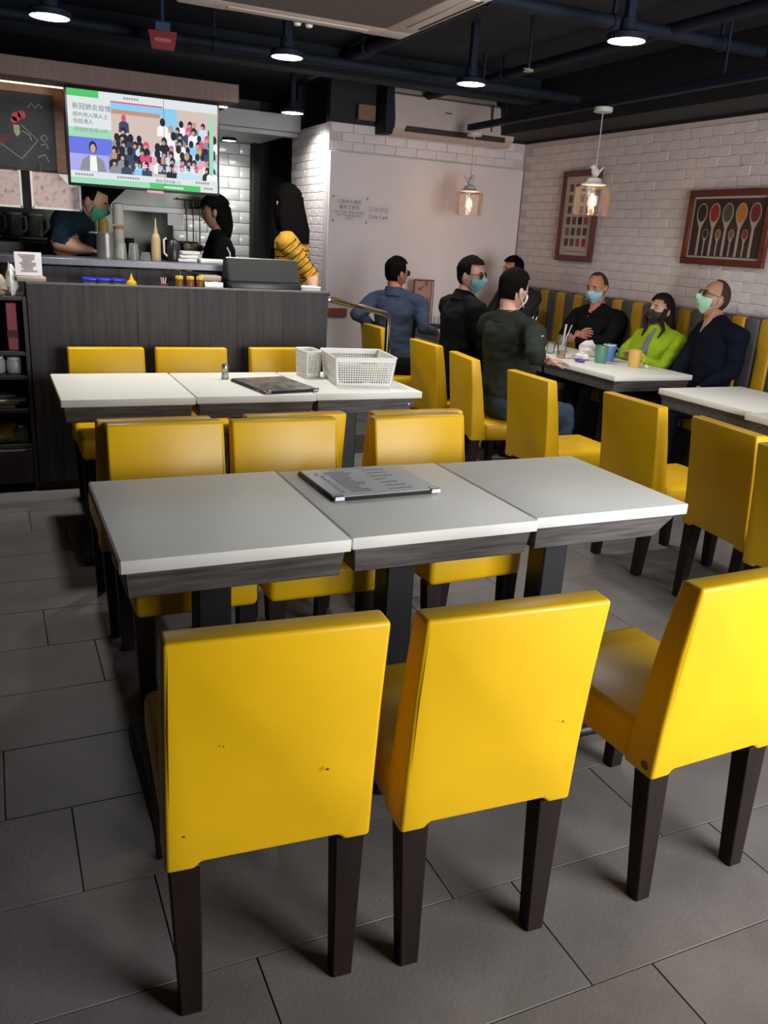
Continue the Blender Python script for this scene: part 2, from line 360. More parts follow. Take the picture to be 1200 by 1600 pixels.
bm = BM(); box(bm, (0.59, 9.35, 2.50), (4.55, 1.5, 0.06)); box(bm, (0.59, 8.57, 2.545), (4.55, 0.08, 0.15), .004, 1); box(bm, (0.59, 8.66, 2.45), (4.55, 0.10, 0.04), .004, 1); struct('ceiling_kitchen', bm, 'kitchen_ceiling', label='pale grey dropped ceiling over the kitchen')
bm = BM(); box(bm, (0.58, 7.85, 0.07), (4.54, 4.5, 0.14)); struct('floor_kitchen', bm, 'grout', label='raised dark kitchen floor')
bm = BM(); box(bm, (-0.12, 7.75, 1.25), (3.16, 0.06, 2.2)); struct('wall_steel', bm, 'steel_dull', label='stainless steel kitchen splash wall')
# soffit along the right wall and ceiling pipes
bm = BM(); box(bm, (4.70, 3.3, 2.72), (0.42, 8.7, 0.39)); struct('ceiling_soffit', bm, 'soffit_black', label='black boxed soffit along the right wall')
def pipe(pts, r, label, m='pipe_navy'):
    t = thing('ceiling_pipe', label, 'pipe', pts[0], 0, 'pipes under the ceiling')
    p0 = Vector(pts[0]); q = [Vector(p)-p0 for p in pts]
    bm = BM(); tube(bm, q, r, 10); part('pipe', bm, m, t)
    d = q[-1]-q[0]
    for f in (0.15, 0.5, 0.85):
        bm = BM(); p = q[0]+d*f; tube(bm, [p-d.normalized()*.015, p+d.normalized()*.015], r*1.25, 10); box(bm, p+Vector((0, 0, (ZC-p0.z)/2)), (.02, .02, ZC-p0.z)); part('clamp', bm, m, t)
pipe([(3.72, -1.0, 2.78), (3.72, 7.5, 2.78)], 0.035, 'navy painted pipe running above the pendant lamps towards the shop window')
pipe([(-1.5, 6.25, 2.70), (4.45, 6.25, 2.70)], 0.035, 'navy painted pipe crossing the ceiling behind the television')
pipe([(2.15, 4.38, 2.76), (4.45, 4.38, 2.76)], 0.035, 'navy painted pipe crossing the ceiling beside the ceiling air conditioner')
pipe([(2.62, -1.0, 2.84), (2.62, 7.6, 2.84)], 0.05, 'thick navy duct pipe running from window wall to wall air conditioner')
bm = BM(); box(bm, (1.4, 6.9, 2.82), (6.1, 0.22, 0.19), .01, 1); box(bm, (1.4, 2.2, 2.82), (5.9, 0.2, 0.19), .01, 1); struct('ceiling_beam', bm, 'ceiling_navy', label='navy painted ceiling beams')
bm = BM(); box(bm, (4.0, 4.2, 2.52), (0.05, 6.0, 0.05), .004, 1)
for y in (1.6, 4.2, 6.6): tube(bm, [(4.0, y, 2.545), (4.0, y, ZC)], .008, 6)
solo('lamp_rail', bm, 'pipe_navy', 'dark horizontal rail that carries the pendant lamps', 'rail')

# ------------------------------------------------------------------ ceiling lights
def downlight(x, y, label, z=2.55, zc=ZC, power=13, r=0.098, spread=140):
    t = thing('ceiling_light', label, 'ceiling light', (x, y, z), 0, 'round ceiling downlights')
    bm = BM(); lathe(bm, [(r*0.40, .10), (r*.45, .045), (r*.95, .035), (r*1.03, .028), (r*1.03, 0.0), (r*.95, 0.0)], n=32, cap=(True, False)); part('housing', bm, 'pipe_navy', t)
    bm = BM(); lathe(bm, [(0.001, .004), (r*.96, .004), (r*.96, .001), (0.001, -.004)], n=32); part('diffuser', bm, 'led', t)
    if zc-z > .12:
        bm = BM(); box(bm, (0, 0, .10+(zc-z-.10)/2), (.045, .045, zc-z-.10), .004, 1); part('stem', bm, 'pipe_navy', t)
    d = bpy.data.lights.new('downlight_lamp', 'AREA'); d.shape = 'DISK'; d.size = r*1.8; d.energy = power; d.color = (1.0, 0.97, 0.93); d.spread = R(spread)
    o = bpy.data.objects.new('lamp', d); C.objects.link(o); o.parent = t; o.location = (0, 0, -.012)
downlight(0.36, 4.99, 'round white downlight above the chalkboard end of the counter', z=2.47, r=.098)
downlight(1.62, 5.10, 'round white downlight between ceiling cassette and counter', z=2.47, r=.092)
downlight(2.566, 7.885, 'round white downlight over the kitchen passage entrance', r=.1)
downlight(3.045, 5.51, 'round white downlight in front of the wall air conditioner')
downlight(3.033, 3.90, 'round white downlight over the aisle beside the long pipe')
downlight(2.45, 9.7, 'small round light on the pale kitchen ceiling', z=2.44, zc=2.47, r=.075, power=6)

# ------------------------------------------------------------------ pendants with a little bird
def pendant(x, y, zt, label, flip):
    t = thing('pendant_lamp', label, 'pendant lamp', (x, y, 1.775), 0, 'bird pendant lamps')
    H = zt-1.775
    bm = BM(); lathe(bm, [(.062, H-.03), (.066, H-.025), (.066, H), (.05, H+.006)], n=24); part('canopy', bm, 'bird_grey', t)
    bm = BM(); tube(bm, [(0, 0, .30), (0.002, 0, .5), (0, 0, H-.03)], .004, 6); part('cord', bm, 'cord_pale', t)
    bm = BM(); lathe(bm, [(.085, .205), (.088, .212), (.06, .225), (.052, .235), (.05, .25), (.02, .262)], n=24); part('cap', bm, 'bird_grey', t)
    bm = BM(); rp = [(.045, .208), (.10, .20), (.122, .188), (.125, .17), (.125, .02), (.118, .006), (.09, 0), (.0, .0)]
    lathe(bm, [(max(r, .001), z) for r, z in rp], n=32, cap=(False, True)); part('shade', bm, 'glass_jar_clear', t, 'clear glass jar shade')
    bm = BM(); lathe(bm, [(.014, .205), (.014, .16), (.02, .14), (.034, .10), (.034, .08), (.02, .052), (.001, .045)], n=16, cap=(True, False)); part('bulb', bm, 'glass_jar_clear', t)
    bm = BM(); lathe(bm, [(.004, .15), (.012, .13), (.018, .09), (.012, .065), (.003, .06)], n=10); part('filament', bm, 'filament', t)
    b = thing('x', None, None); bpy.data.objects.remove(b)
    bm = BM(); s = flip
    ell(bm, (0, 0, .295), (.028, .03, .036), 14, 10, Matrix.Rotation(R(25*s), 3, 'Y')); ell(bm, (.018*s, 0, .325), (.021, .02, .021), 12, 8)
    prism(bm, [(-.012*s, .30), (-.068*s, .338), (-.062*s, .325), (-.022*s, .275)], 1, -.008, .008)
    tube(bm, [(.036*s, 0, .325), (.052*s, 0, .322)], [.006, .001], 6)
    part('bird', bm, 'bird_grey', t, 'small ceramic bird figure', angle=60)
    d = bpy.data.lights.new('bulb_lamp', 'POINT'); d.energy = 13; d.color = (1.0, .50, .28); d.shadow_soft_size = .02
    o = bpy.data.objects.new('lamp', d); C.objects.link(o); o.parent = t; o.location = (0, 0, .1)
pendant(4.0, 7.1, 2.47, 'clear glass bird pendant lamp hanging in front of the smooth white wall', 1)
pendant(4.0, 5.3, 2.49, 'clear glass bird pendant lamp hanging in front of the small spice picture', -1)

# ------------------------------------------------------------------ cassette air conditioner, wall air conditioner
t = thing('ceiling_air_conditioner', 'cream ceiling cassette air conditioner with brown grille', 'air conditioner', (1.43, 3.82, 2.50))
bm = BM()
for c, s in (((0, .49, .02), (1.14, .16, .05)), ((0, -.49, .02), (1.14, .16, .05)), ((.49, 0, .02), (.16, .86, .05)), ((-.49, 0, .02), (.16, .86, .05))): box(bm, c, s, .012, 2)
box(bm, (0, 0, .22), (.98, .98, .36)); part('body', bm, 'ac_cream', t)
for sx, sy, lx, ly in ((0, .5, .7, .05), (0, -.5, .7, .05), (.5, 0, .05, .62), (-.5, 0, .05, .62)):
    bm = BM(); box(bm, (sx, sy, -.006), (lx, ly, .008), .003, 1); part('vent_flap', bm, 'ac_cream', t)
    bm = BM(); box(bm, (sx*1.08, sy*1.08, -.0055), (lx*.98, max(.012, ly*.02) if lx > ly else ly*.98, .004)) if lx > ly else box(bm, (sx*1.08, 0, -.0055), (.012, ly*.98, .004)); part('vent_slot', bm, 'ac_dark', t)
bm = BM(); box(bm, (0, 0, .012), (.80, .80, .01)); g = part('grille', bm, 'ac_dark', t, 'brown intake grille')
bm = BM(); box(bm, (0, 0, 0), (.80, .010, .012)); sm = mesh_of('slat', bm, 'ac_grille')
copies('slat', sm, [(0, -.39+i*.0205, .0) for i in range(39)], g)
for dx in (.02, .08):
    bm = BM(); lathe(bm, [(.001, -.016), (.016, -.012), (.02, 0), (.02, .03)], (dx, .59, .0), n=14); part('sensor', bm, 'white_plastic', t)
t = thing('wall_air_conditioner', 'wide cream wall air conditioner above the smooth white wall', 'air conditioner', (4.02, YB-.02, 2.43))
bm = BM(); prism(bm, [(0, 0), (-.13, 0.0), (-.21, .06), (-.215, .12), (-.17, .33), (-.14, .35), (0, .35)], 0, -.63, .62); part('body', bm, 'ac_cream', t)
bm = BM(); box(bm, (0, -.203, .205), (1.20, .012, .245), .006, 2, Matrix.Rotation(R(-12), 4, 'X') @ Matrix.Translation((0, .045, .045))); part('front_panel', bm, 'ac_cream', t)
bm = BM(); box(bm, (0.0, -.205, .055), (1.04, .03, .045)); v = part('outlet', bm, 'ac_dark', t)
for i in range(3):
    bm = BM(); box(bm, (0, -.222, .04+.016*i), (1.03, .010, .004)); part('louvre', bm, 'ac_grille', v)
for i in range(12):
    bm = BM(); box(bm, (-.48+.088*i, -.222, .056), (.006, .012, .036)); part('vane', bm, 'ac_grille', v)
bm = BM(); box(bm, (-.10, -.225, .22), (.06, .006, .008)); part('badge', bm, 'ac_dark', t)
bm = BM(); box(bm, (.36, -.216, .23), (.008, .02, .235)); part('cable', bm, 'ac_dark', t)
bm = BM(); box(bm, (3.335, YB-.12, 2.64), (.075, .22, .42), .004, 1); solo('duct_box', bm, 'pipe_navy', 'dark vertical cover board at the end of the wall air conditioner', 'board')
bm = BM(); box(bm, (3.19, YB-.03, 2.60), (.17, .05, .13), .004, 1); solo('wall_hatch', bm, 'panel_wood', 'small brown wooden hatch beside the wall air conditioner', 'hatch')
# sprinkler, red hanging sign
t = thing('fire_sprinkler', 'small brass ceiling sprinkler beside the long pipe', 'sprinkler', (3.24, 5.12, 2.60))
bm = BM(); tube(bm, [(0, 0, .02), (0, 0, .32)], .012, 8); part('stem', bm, 'pipe_navy', t)
bm = BM(); lathe(bm, [(.03, 0), (.034, .004), (.01, .008), (.008, .03)], n=12); box(bm, (0, 0, .014), (.07, .008, .006)); part('deflector', bm, 'beige', t)
t = thing('exit_sign', 'small red sign hanging from the dark ceiling above the bulkhead', 'sign', (1.06, 5.82, 2.545), R(-8))
bm = BM(); prism(bm, [(-.085, .10), (.085, .10), (.066, 0), (-.066, 0)], 1, -.02, .02); part('board', bm, 'sign_red', t)
bm = BM(); box(bm, (0, 0, .125), (.09, .05, .05), .004, 1); tube(bm, [(0, 0, .15), (0, 0, .37)], .01, 6); part('mount', bm, 'sign_blue', t)
for i in range(7): bm = BM(); box(bm, (-.042+.014*i, -.0207, .050), (.009, .0016, .022 if i % 2 else .017)); part('letter_mark', bm, 'sign_pale', t)

# ================================================================== CHAIRS
YEL = 'yellow vinyl dining chair'
def make_chair():
    t = thing('dining_chair', 'x', 'chair')
    w = .205; z0, z1 = .355, .86
    bm = BM()
    vs_ = prism(bm, [(-w, z0), (-w+.055, z0), (-w+.068, z0+.014), (w-.068, z0+.014), (w-.055, z0), (w, z0), (w, .5), (w, .68), (w, z1), (-w, z1), (-w, .68), (-w, .5)], 1, 0, 1)
    for v in vs_:
        f = (v.co.z-z0)/(z1-z0); yr = -.26-.045*f*f*.6-.045*f*.4
        v.co.y = yr if v.co.y < .5 else yr+.098-.036*f
    top = [e for e in bm.edges if e.calc_face_angle(0) > .5 and all(v.co.z > z1-.01 for v in e.verts) and abs(e.verts[0].co.y-e.verts[1].co.y) < .01]
    bmesh.ops.bevel(bm, geom=top, offset=.030, segments=5, affect='EDGES', profile=.5)
    bmesh.ops.bevel(bm, geom=[e for e in bm.edges if e.calc_face_angle(0) > .6], offset=.013, segments=3, affect='EDGES', profile=.5, clamp_overlap=True)
    back = part('backrest', bm, 'yellow_vinyl', t)
    for s in (-1, 1):
        bm = BM(); pts = []
        for f in (0.04, .25, .5, .75, .95): pts.append((s*(w-.0055), -.26-.045*f*f*.6-.045*f*.4+.0055, z0+(z1-z0)*f))
        tube(bm, pts, .0022, 6); part('seam', bm, 'yellow_seam', back)
    bm = BM(); box(bm, (0, .045, .405), (.395, .43, .11), .022, 3)
    for v in bm.verts:
        if v.co.z > .44: v.co.z += .010*(1-(v.co.x/.2)**2)
    seat = part('seat', bm, 'yellow_vinyl', t)
    bm = BM(); sq = [(-.188, -.15, .4475), (-.188, .248, .4475), (.188, .248, .4475), (.188, -.15, .4475)]; tube(bm, sq, .0022, 6); part('seam', bm, 'yellow_seam', seat)
    for sx in (-1, 1):
        for rear in (1, 0):
            bm = BM(); yb = -.222 if rear else .215; x = sx*.166
            A = [bm.verts.new((x+a*.0315, yb+b*.0275, .358)) for a, b in ((-1, -1), (1, -1), (1, 1), (-1, 1))]
            k = -.02 if rear else .012
            B = [bm.verts.new((x-sx*.006+a*.0215, yb+k+b*.0205, 0)) for a, b in ((-1, -1), (1, -1), (1, 1), (-1, 1))]
            bridge(bm, A, B); bm.faces.new(A); bm.faces.new(B)
            bmesh.ops.bevel(bm, geom=list(bm.edges), offset=.003, segments=1, affect='EDGES')
            part('leg', bm, 'leg_wood', t)
    return t
chair0 = make_chair()
used = [False]
def chair(x, y, deg, label, group):
    if not used[0]:
        used[0] = True; chair0.location = (x, y, 0); chair0.rotation_euler = (0, 0, R(deg)); chair0['label'] = label; chair0['group'] = group; return chair0
    return dup(chair0, (x, y, 0), R(deg), label, group)
g1, g2, g3 = 'chairs at the table row with the printed menu', 'chairs at the table row with the baskets', 'chairs in a line facing the striped booth'
c1 = chair(.436, 1.57, -4, YEL+' at brown-edged end table, on window side of the menu row', g1)
c2 = chair(.90, 1.525, -3, YEL+' pulled up behind the printed menu, on the window side', g1)
c3 = chair(1.508, 1.508, 2, YEL+' with worn lower corner, at the aisle end of the menu row', g1)
chair(.525, 2.72, 180, YEL+' across the menu row, at the brown-edged end table facing the window', g1)
chair(.96, 2.715, 179, YEL+' across from the printed menu, at the middle table of its row', g1)
chair(1.53, 2.70, 182, YEL+' across the menu row at the aisle end, facing the window', g1)
chair(.50, 3.33, 0, YEL+' back to back with another, at brown-edged end of the basket row', g2)
chair(1.035, 3.345, 1, YEL+' back to back with another, beside the dark menu of basket row', g2)
chair(1.565, 3.335, -1, YEL+' back to back with another, below the white baskets', g2)
chair(.555, 4.69, 180, YEL+' against the counter, at the brown-edged end of the basket row', g2)
chair(1.03, 4.69, 180, YEL+' against the counter, behind the salt shaker', g2)
chair(1.585, 4.70, 180, YEL+' against the counter, behind the white baskets', g2)
chair(3.07, 6.36, -90, YEL+' under the man in blue grey shirt beside the handrail', g3)
chair(3.01, 5.30, -90, YEL+' under the man in black jacket with glasses and mask', g3)
chair(2.95, 4.61, -99, YEL+' under the man in dark green jacket', g3)
chair(2.95, 3.89, -90, YEL+' whose back carries the elbow of the green jacket man', g3)
chair(3.07, 3.175, -90, YEL+' empty, between the crowded table and the bare white table', g3)
chair(3.07, 2.55, -96, YEL+' empty, at the bare white table facing the striped booth', g3)
chair(2.96, 2.09, -90, YEL+' last empty one of the booth-facing line, nearest the shop window', g3)
# wear on the chairs near the window
bm = BM(); ell(bm, (-.207, -.235, .385), (.003, .014, .010), 10, 6); part('worn_spot', bm, 'vinyl_scuff', c3)
for ch, sp in ((c1, ((.10, -.283, .55, .004), (-.17, -.264, .44, .004), (-.10, -.291, .64, .002))), (c2, ((.14, -.285, .58, .003),))):
    for x, y, z, r_ in sp:
        bm = BM(); ell(bm, (x, y, z), (r_, .0015, r_*.7), 8, 6); part('scuff', bm, 'vinyl_scuff', ch)

# ================================================================== TABLES
def table(x0, x1, y0, y1, label, group, edge=False, apron='apron_wood', rz=0, base_dy=0.0, z=.75, cut=(.012, .020)):
    cx, cy = (x0+x1)/2, (y0+y1)/2; a, b = (x1-x0)/2-.002, (y1-y0)/2
    t = thing('dining_table', label, 'table', (cx, cy, 0), R(rz), group)
    bm = BM(); box(bm, (0, 0, z-.0175), (2*a, 2*b, .035), .0025, 2); part('tabletop', bm, 'laminate', t)
    if edge:
        bm = BM(); box(bm, (-a-.0015, 0, z-.0185), (.004, 2*b-.006, .031)); part('edge_band', bm, 'edge_brown', t, 'brown edge band')  # thin brown strip along the end side of the tabletop
    bm = BM(); ci, cj = cut
    A = [bm.verts.new(v) for v in ((-a+.010, -b+.012, z-.036), (a-ci, -b+.012, z-.036), (a-ci, b-.012, z-.036), (-a+.010, b-.012, z-.036))]
    B = [bm.verts.new(v) for v in ((-a+.018, -b+.026, z-.112), (a-cj, -b+.026, z-.112), (a-cj, b-.026, z-.112), (-a+.018, b-.026, z-.112))]
    bridge(bm, A, B); bm.faces.new(A); bm.faces.new(B); bmesh.ops.bevel(bm, geom=list(bm.edges), offset=.003, segments=1, affect='EDGES'); part('apron', bm, apron, t)
    bm = BM(); box(bm, (0, 0, (z-.112+.04)/2), (.10, .10, z-.112-.04), .006, 1); part('column', bm, 'black_metal', t)
    bm = BM(); box(bm, (0, base_dy, .022), (.50 if base_dy else .30, .56 if base_dy else .40, .044), .02, 3); part('base_plate', bm, 'black_metal', t)
    return t
gA, gB, gC = 'tables in the menu row', 'tables in the basket row', 'tables along the striped booth'
table(.228, .832, 1.957, 2.662, 'white table with brown end edge, in the row holding the printed menu', gA, True, base_dy=-.2)
table(.836, 1.438, 1.966, 2.648, 'white table carrying the open printed menu', gA, base_dy=-.2)
table(1.444, 2.044, 1.986, 2.636, 'bare white table at the aisle end of the menu row', gA, base_dy=-.15, cut=(.030, .105))
table(.242, .852, 4.005, 4.742, 'white table with brown end edge, in the row holding the baskets', gB, True, 'apron_wood', base_dy=-.25)
table(.858, 1.472, 4.018, 4.735, 'white table carrying the salt shaker and closed dark menu', gB, False, 'apron_wood', base_dy=-.2)
table(1.476, 2.086, 4.035, 4.73, 'white table carrying two white baskets at the aisle end', gB, False, 'apron_wood', base_dy=-.2, cut=(.03, .06))
bm = BM(); lathe(bm, [(.012, 0), (.012, .004), (.004, .008)], n=12); o = solo('bolt_head', bm, 'steel', 'small bolt head on the apron of the basket row end table', 'bolt', (2.018, 4.060, .68)); o.rotation_euler = (R(90), 0, 0)
table(3.72, 4.40, 5.30, 6.15, 'white table with iced drinks and crumpled tissues in front of the black shirt man', gC, apron='apron_wood')
table(3.72, 4.40, 4.445, 5.296, 'white table with the green, blue and yellow mugs', gC, apron='apron_wood')
table(3.70, 4.385, 3.26, 4.00, 'bare white table beside the mug table along the booth', gC, apron='apron_wood')
table(3.63, 4.32, 2.50, 3.25, 'bare white table next along the booth towards the shop window', gC, apron='apron_wood')
table(3.74, 4.42, 6.40, 7.55, 'white table against the smooth wall with an upright menu', gC, apron='apron_wood')

# ================================================================== STRIPED BOOTH
t = thing('booth_bench', 'long upholstered booth bench striped yellow and grey along the brick wall', 'booth', (4.86, 4.6, 0))
bm = BM(); box(bm, (-.17, 0, .175), (.42, 5.9, .35), .006, 1); part('base', bm, 'booth_base', t)
bm = BM(); box(bm, (.0, 0, .75), (.07, 5.9, .82), .006, 1); part('back_board', bm, 'booth_base', t)
SW = .1325
bm = BM(); box(bm, (0, 0, 0), (.075, SW-.002, .70), .024, 3); yme = mesh_of('back_cushion', bm, 'booth_yellow')
bm = BM(); box(bm, (0, 0, 0), (.07, SW-.002, .70), .024, 3); gme = mesh_of('back_cushion', bm, 'booth_grey')
bm = BM(); box(bm, (0, 0, 0), (.44, SW-.002, .10), .024, 3); sy = mesh_of('seat_cushion', bm, 'booth_yellow')
bm = BM(); box(bm, (0, 0, 0), (.44, SW-.002, .10), .024, 3); sg = mesh_of('seat_cushion', bm, 'booth_grey')
for k in range(-2, 38):
    y = 7.2-(k+.5)*SW
    if y < 1.75 or y > 7.5: continue
    copies('back_cushion', gme if k % 2 else yme, [(-.065, y-4.6, .81)], t)
    copies('seat_cushion', sg if k % 2 else sy, [(-.18, y-4.6, .40)], t)

# ================================================================== COUNTER
t = thing('service_counter', 'tall dark wood service counter behind the dining tables', 'counter', (0, 5.12, 0))
for i in range(6):
    x0 = .17+i*.2933; bm = BM(); box(bm, (x0+.1466, .012, .62), (.2925, .024, 1.13), .0012, 1); part('panel', bm, 'counter_wood', t)
bm = BM(); box(bm, (1.05, .03, .03), (1.74, .03, .06)); part('plinth', bm, 'black_matte', t)
bm = BM(); box(bm, (1.05, .016, 1.185), (1.762, .034, .012), .002, 1); part('rim', bm, 'counter_edge', t)
bm = BM(); box(bm, (.182, .20, .60), (.024, .36, 1.16), .002, 1); box(bm, (1.918, .20, .60), (.024, .36, 1.16), .002, 1); part('end_panel', bm, 'counter_wood', t)
bm = BM(); box(bm, (1.05, .20, 1.128), (1.71, .34, .03), .003, 1); part('worktop', bm, 'worktop', t)
bm = BM(); box(bm, (1.05, .20, .56), (1.66, .30, 1.09)); part('carcass', bm, 'black_matte', t)
t = thing('kitchen_ledge', 'dark raised serving ledge with pale stone top behind the counter', 'ledge', (0, 5.56, 0))
for i in range(6):
    bm = BM(); box(bm, (-.30+i*.32, 0, .70), (.319, .03, 1.12), .0012, 1); part('panel', bm, 'counter_wood', t)
bm = BM(); box(bm, (.48, .13, 1.29), (1.96, .36, .042), .004, 1); part('stone_top', bm, 'ledge_stone', t)
# left shelf unit
t = thing('shelf_unit', 'open dark shelf unit filled with supplies beside the counter', 'shelf', (-.28, 5.32, 0))
for x in (-.435, .435): bm = BM(); box(bm, (x, 0, .56), (.022, .38, 1.10), .002, 1); part('side', bm, 'dark_panel', t)
for z in (.06, .27, .475, .665, .80, 1.10): bm = BM(); box(bm, (0, 0, z), (.846, .37, .022), .002, 1); part('shelf_board', bm, 'dark_panel', t)
bm = BM(); box(bm, (0, .185, .56), (.846, .012, 1.08)); part('back_panel', bm, 'black_matte', t)
bm = BM(); box(bm, (0, -.19, .16), (.84, .014, .19), .002, 1); dr = part('drawer', bm, 'dark_panel', t)
bm = BM(); tube(bm, [(-.3, -.205, .255), (.38, -.205, .255)], .006, 8); part('rail', bm, 'chrome', dr)

# ------------------------------------------------------------------ handrail
t = thing('handrail', 'chrome handrail from the counter end sloping to a floor post', 'handrail', (0, 0, 0))
bm = BM(); pts = [(1.940, 5.165, 1.140), (1.985, 5.185, 1.136), (2.67, 5.865, .998), (2.702, 5.897, .985), (2.716, 5.91, .955), (2.717, 5.911, .90), (2.725, 5.913, 0.0)]
tube(bm, pts, .020, 14); part('tube', bm, 'chrome', t)
bm = BM(); tube(bm, [(1.931, 5.165, 1.140), (1.945, 5.165, 1.140)], .045, 20); part('flange', bm, 'chrome', t)
bm = BM(); lathe(bm, [(.05, 0), (.05, .006), (.024, .014)], (2.725, 5.913, 0), n=20); part('foot_flange', bm, 'chrome', t)
bm = BM(); box(bm, (2.98, YB-.045, .842), (.19, .03, .075), .003, 1); solo('wood_strip', bm, 'orange_trim', 'short reddish wooden strip on the white wall under the handrail', 'strip')
# ================================================================== PICTURES
t = thing('spoon_picture', 'framed picture of wooden spoons filled with spices on the brick wall', 'picture', (XR-.025, 4.872, 1.747))
W, H = .40, .265
def frame_parts(t, W, H, fwid, mats='brown_frame'):
    for nm, c, s in (('frame_rail', (0, 0, H-fwid/2), (.035, 2*W, fwid)), ('frame_rail', (0, 0, -H+fwid/2), (.035, 2*W, fwid)), ('frame_stile', (0, W-fwid/2, 0), (.035, fwid, 2*H-2*fwid)), ('frame_stile', (0, -W+fwid/2, 0), (.035, fwid, 2*H-2*fwid))):
        bm = BM(); box(bm, c, s, .004, 1); part(nm, bm, mats, t)
frame_parts(t, W, H, .048)
bm = BM(); box(bm, (.008, 0, 0), (.012, 2*W-.09, 2*H-.09)); part('mount', bm, 'picture_mat', t)
bm = BM(); box(bm, (.0015, 0, 0), (.003, 2*W-.125, 2*H-.125)); pr = part('print', bm, 'picture_dark', t)
def disc(bm, y, z, a, b, x, n=20):
    v = [bm.verts.new((x, y+a*math.cos(2*math.pi*i/n), z+b*math.sin(2*math.pi*i/n))) for i in range(n)]; bm.faces.new(v)
def spoon(y, z, a, b, hw, zbot, fill):
    s = BM(); arc = [(a*math.cos(R(t_)), b*math.sin(R(t_))) for t_ in range(-42, 223, 12)]
    v = [s.verts.new((-.0008, y+q, z+zz)) for q, zz in arc]+[s.verts.new((-.0008, y+q, zz)) for q, zz in ((-hw, z-b*1.45), (-hw, zbot), (hw, zbot), (hw, z-b*1.45))]; s.faces.new(v)
    part('spoon', s, 'spoon_wood', pr); s = BM(); disc(s, y, z+b*.04, a*.82, b*.86, -.0014); part('spice', s, fill, pr)
# the picture hangs with far end to +y: left edge of the print is +y
for i, f in enumerate(('spice_black', 'spice_red', 'spice_green', 'spice_orange', 'spice_wine')): spoon(.255-.127*i, .10, .052, .072, .012, -.198, f)
for i, f in enumerate(('spice_black', 'spice_tan', 'spice_tan', 'spice_red')): spoon(.192-.127*i, -.045, .028, .036, .007, -.198, f)
t = thing('spice_picture', 'tall narrow framed picture with a grid of spice squares', 'picture', (XR-.025, 6.665, 1.825))
W, H = .27, .39; frame_parts(t, W, H, .05)
bm = BM(); box(bm, (.006, 0, 0), (.012, 2*W-.09, 2*H-.09)); pr = part('print', bm, 'picture_mat', t)
fl = ['spice_black', 'spice_green', 'spice_wine', 'spice_pink', 'spice_red', 'spice_olive']
for r_ in range(6):
    for c_ in range(4):
        s = BM(); box(s, (-.0008, .132-c_*.088, .245-r_*.094), (.0016, .056, .066)); part('spice_square', s, random.choice(fl), pr)
bm = BM(); box(bm, (-.0006, 0, -.305), (.0012, .30, .006)); part('caption', bm, 'spice_pink', pr)

# ------------------------------------------------------------------ wall writing
t = thing('wall_notice', 'white paper notice with printed lines on the smooth white wall', 'notice', (3.075, YB-.030, 1.77))
bm = BM(); box(bm, (0, 0.001, 0), (.37, .0015, .235)); part('sheet', bm, 'paper', t)
for x in (-.17, .165):
    for z in (-.105, .105):
        bm = BM(); box(bm, (x, -.001, z), (.02, .001, .02)); part('tape', bm, 'ink_light', t)
def wt(s, sz, x, z, m='ink_grey', par=None): return text('lettering', s, sz, face_frame((x, -.001, z), (1, 0, 0), (0, 0, 1)), m, par, 'CENTER')
wt('只限本大廈的', .040, -.01, .052, par=t); wt('廠員工使用', .040, -.01, .005, par=t)
wt('FACTORY PERSONNEL', .030, -.005, -.035, par=t); wt('OF THIS BUILDING', .030, -.005, -.062, par=t); wt('ONLY', .030, -.01, -.089, par=t)
t = thing('cash_notice', 'faint Only Cash lettering sheet beside the paper notice', 'notice', (3.365, YB-.030, 1.755))
bm = BM(); box(bm, (0, 0.001, 0), (.20, .0012, .17)); part('sheet', bm, 'paper', t)
wt('只收現金', .050, 0, .012, 'ink_light', t); wt('Only Cash', .046, 0, -.048, 'ink_grey', t)

# ================================================================== BULKHEAD, CHALKBOARD, TV
bm = BM(); box(bm, (.23, 5.85, 2.315), (2.46, .62, .10), .004, 1); bulk = struct('trim_4', bm, 'bulkhead_wood', label='brown wood bulkhead over the kitchen opening')
bm = BM(); box(bm, (-.02, 5.80, 2.262), (1.84, .02, .006)); solo('strip_light', bm, 'strip_led', 'warm light strip under the wooden bulkhead above the chalkboard', 'light strip')
bm = BM(); box(bm, (1.41, 5.78, 2.262), (.07, .04, .006)); solo('strip_light', bm, 'strip_led', 'short warm light strip under the bulkhead at the television edge', 'light strip')
bm = BM(); box(bm, (-.26, 5.87, 2.03), (1.46, .03, .47)); struct('wall_menu', bm, 'panel_wood', label='orange brown wood panel behind the chalkboard')
t = thing('chalkboard', 'black chalkboard menu with red and pale drawings beside the television', 'chalkboard', (-.02, 5.845, 2.01))
bm = BM(); box(bm, (0, 0, 0), (.87, .02, .42), .003, 1); part('board', bm, 'chalkboard', t)
def flat(par, pts, m, name, y=-.0112):
    b = BM(); v = [b.verts.new((x, y, z)) for x, z in pts]; b.faces.new(v); return part(name, b, m, par)
def circ(cx, cz, a, b=None, n=14): return [(cx+a*math.cos(2*math.pi*i/n), cz+(b or a)*math.sin(2*math.pi*i/n)) for i in range(n)]
flat(t, [(-.06, -.03), (.19, -.03), (.07, -.17)], 'chalk_maroon', 'chalk_drawing', -.0110)
for cx, cz, a in ((.225, .075, .026), (.255, .088, .022), (.21, .055, .018)): flat(t, circ(cx, cz, a), 'chalk_red', 'chalk_drawing')
flat(t, [(.205, .03), (.238, .03), (.24, -.015), (.222, -.035), (.207, -.01)], 'chalk_cream', 'chalk_drawing')
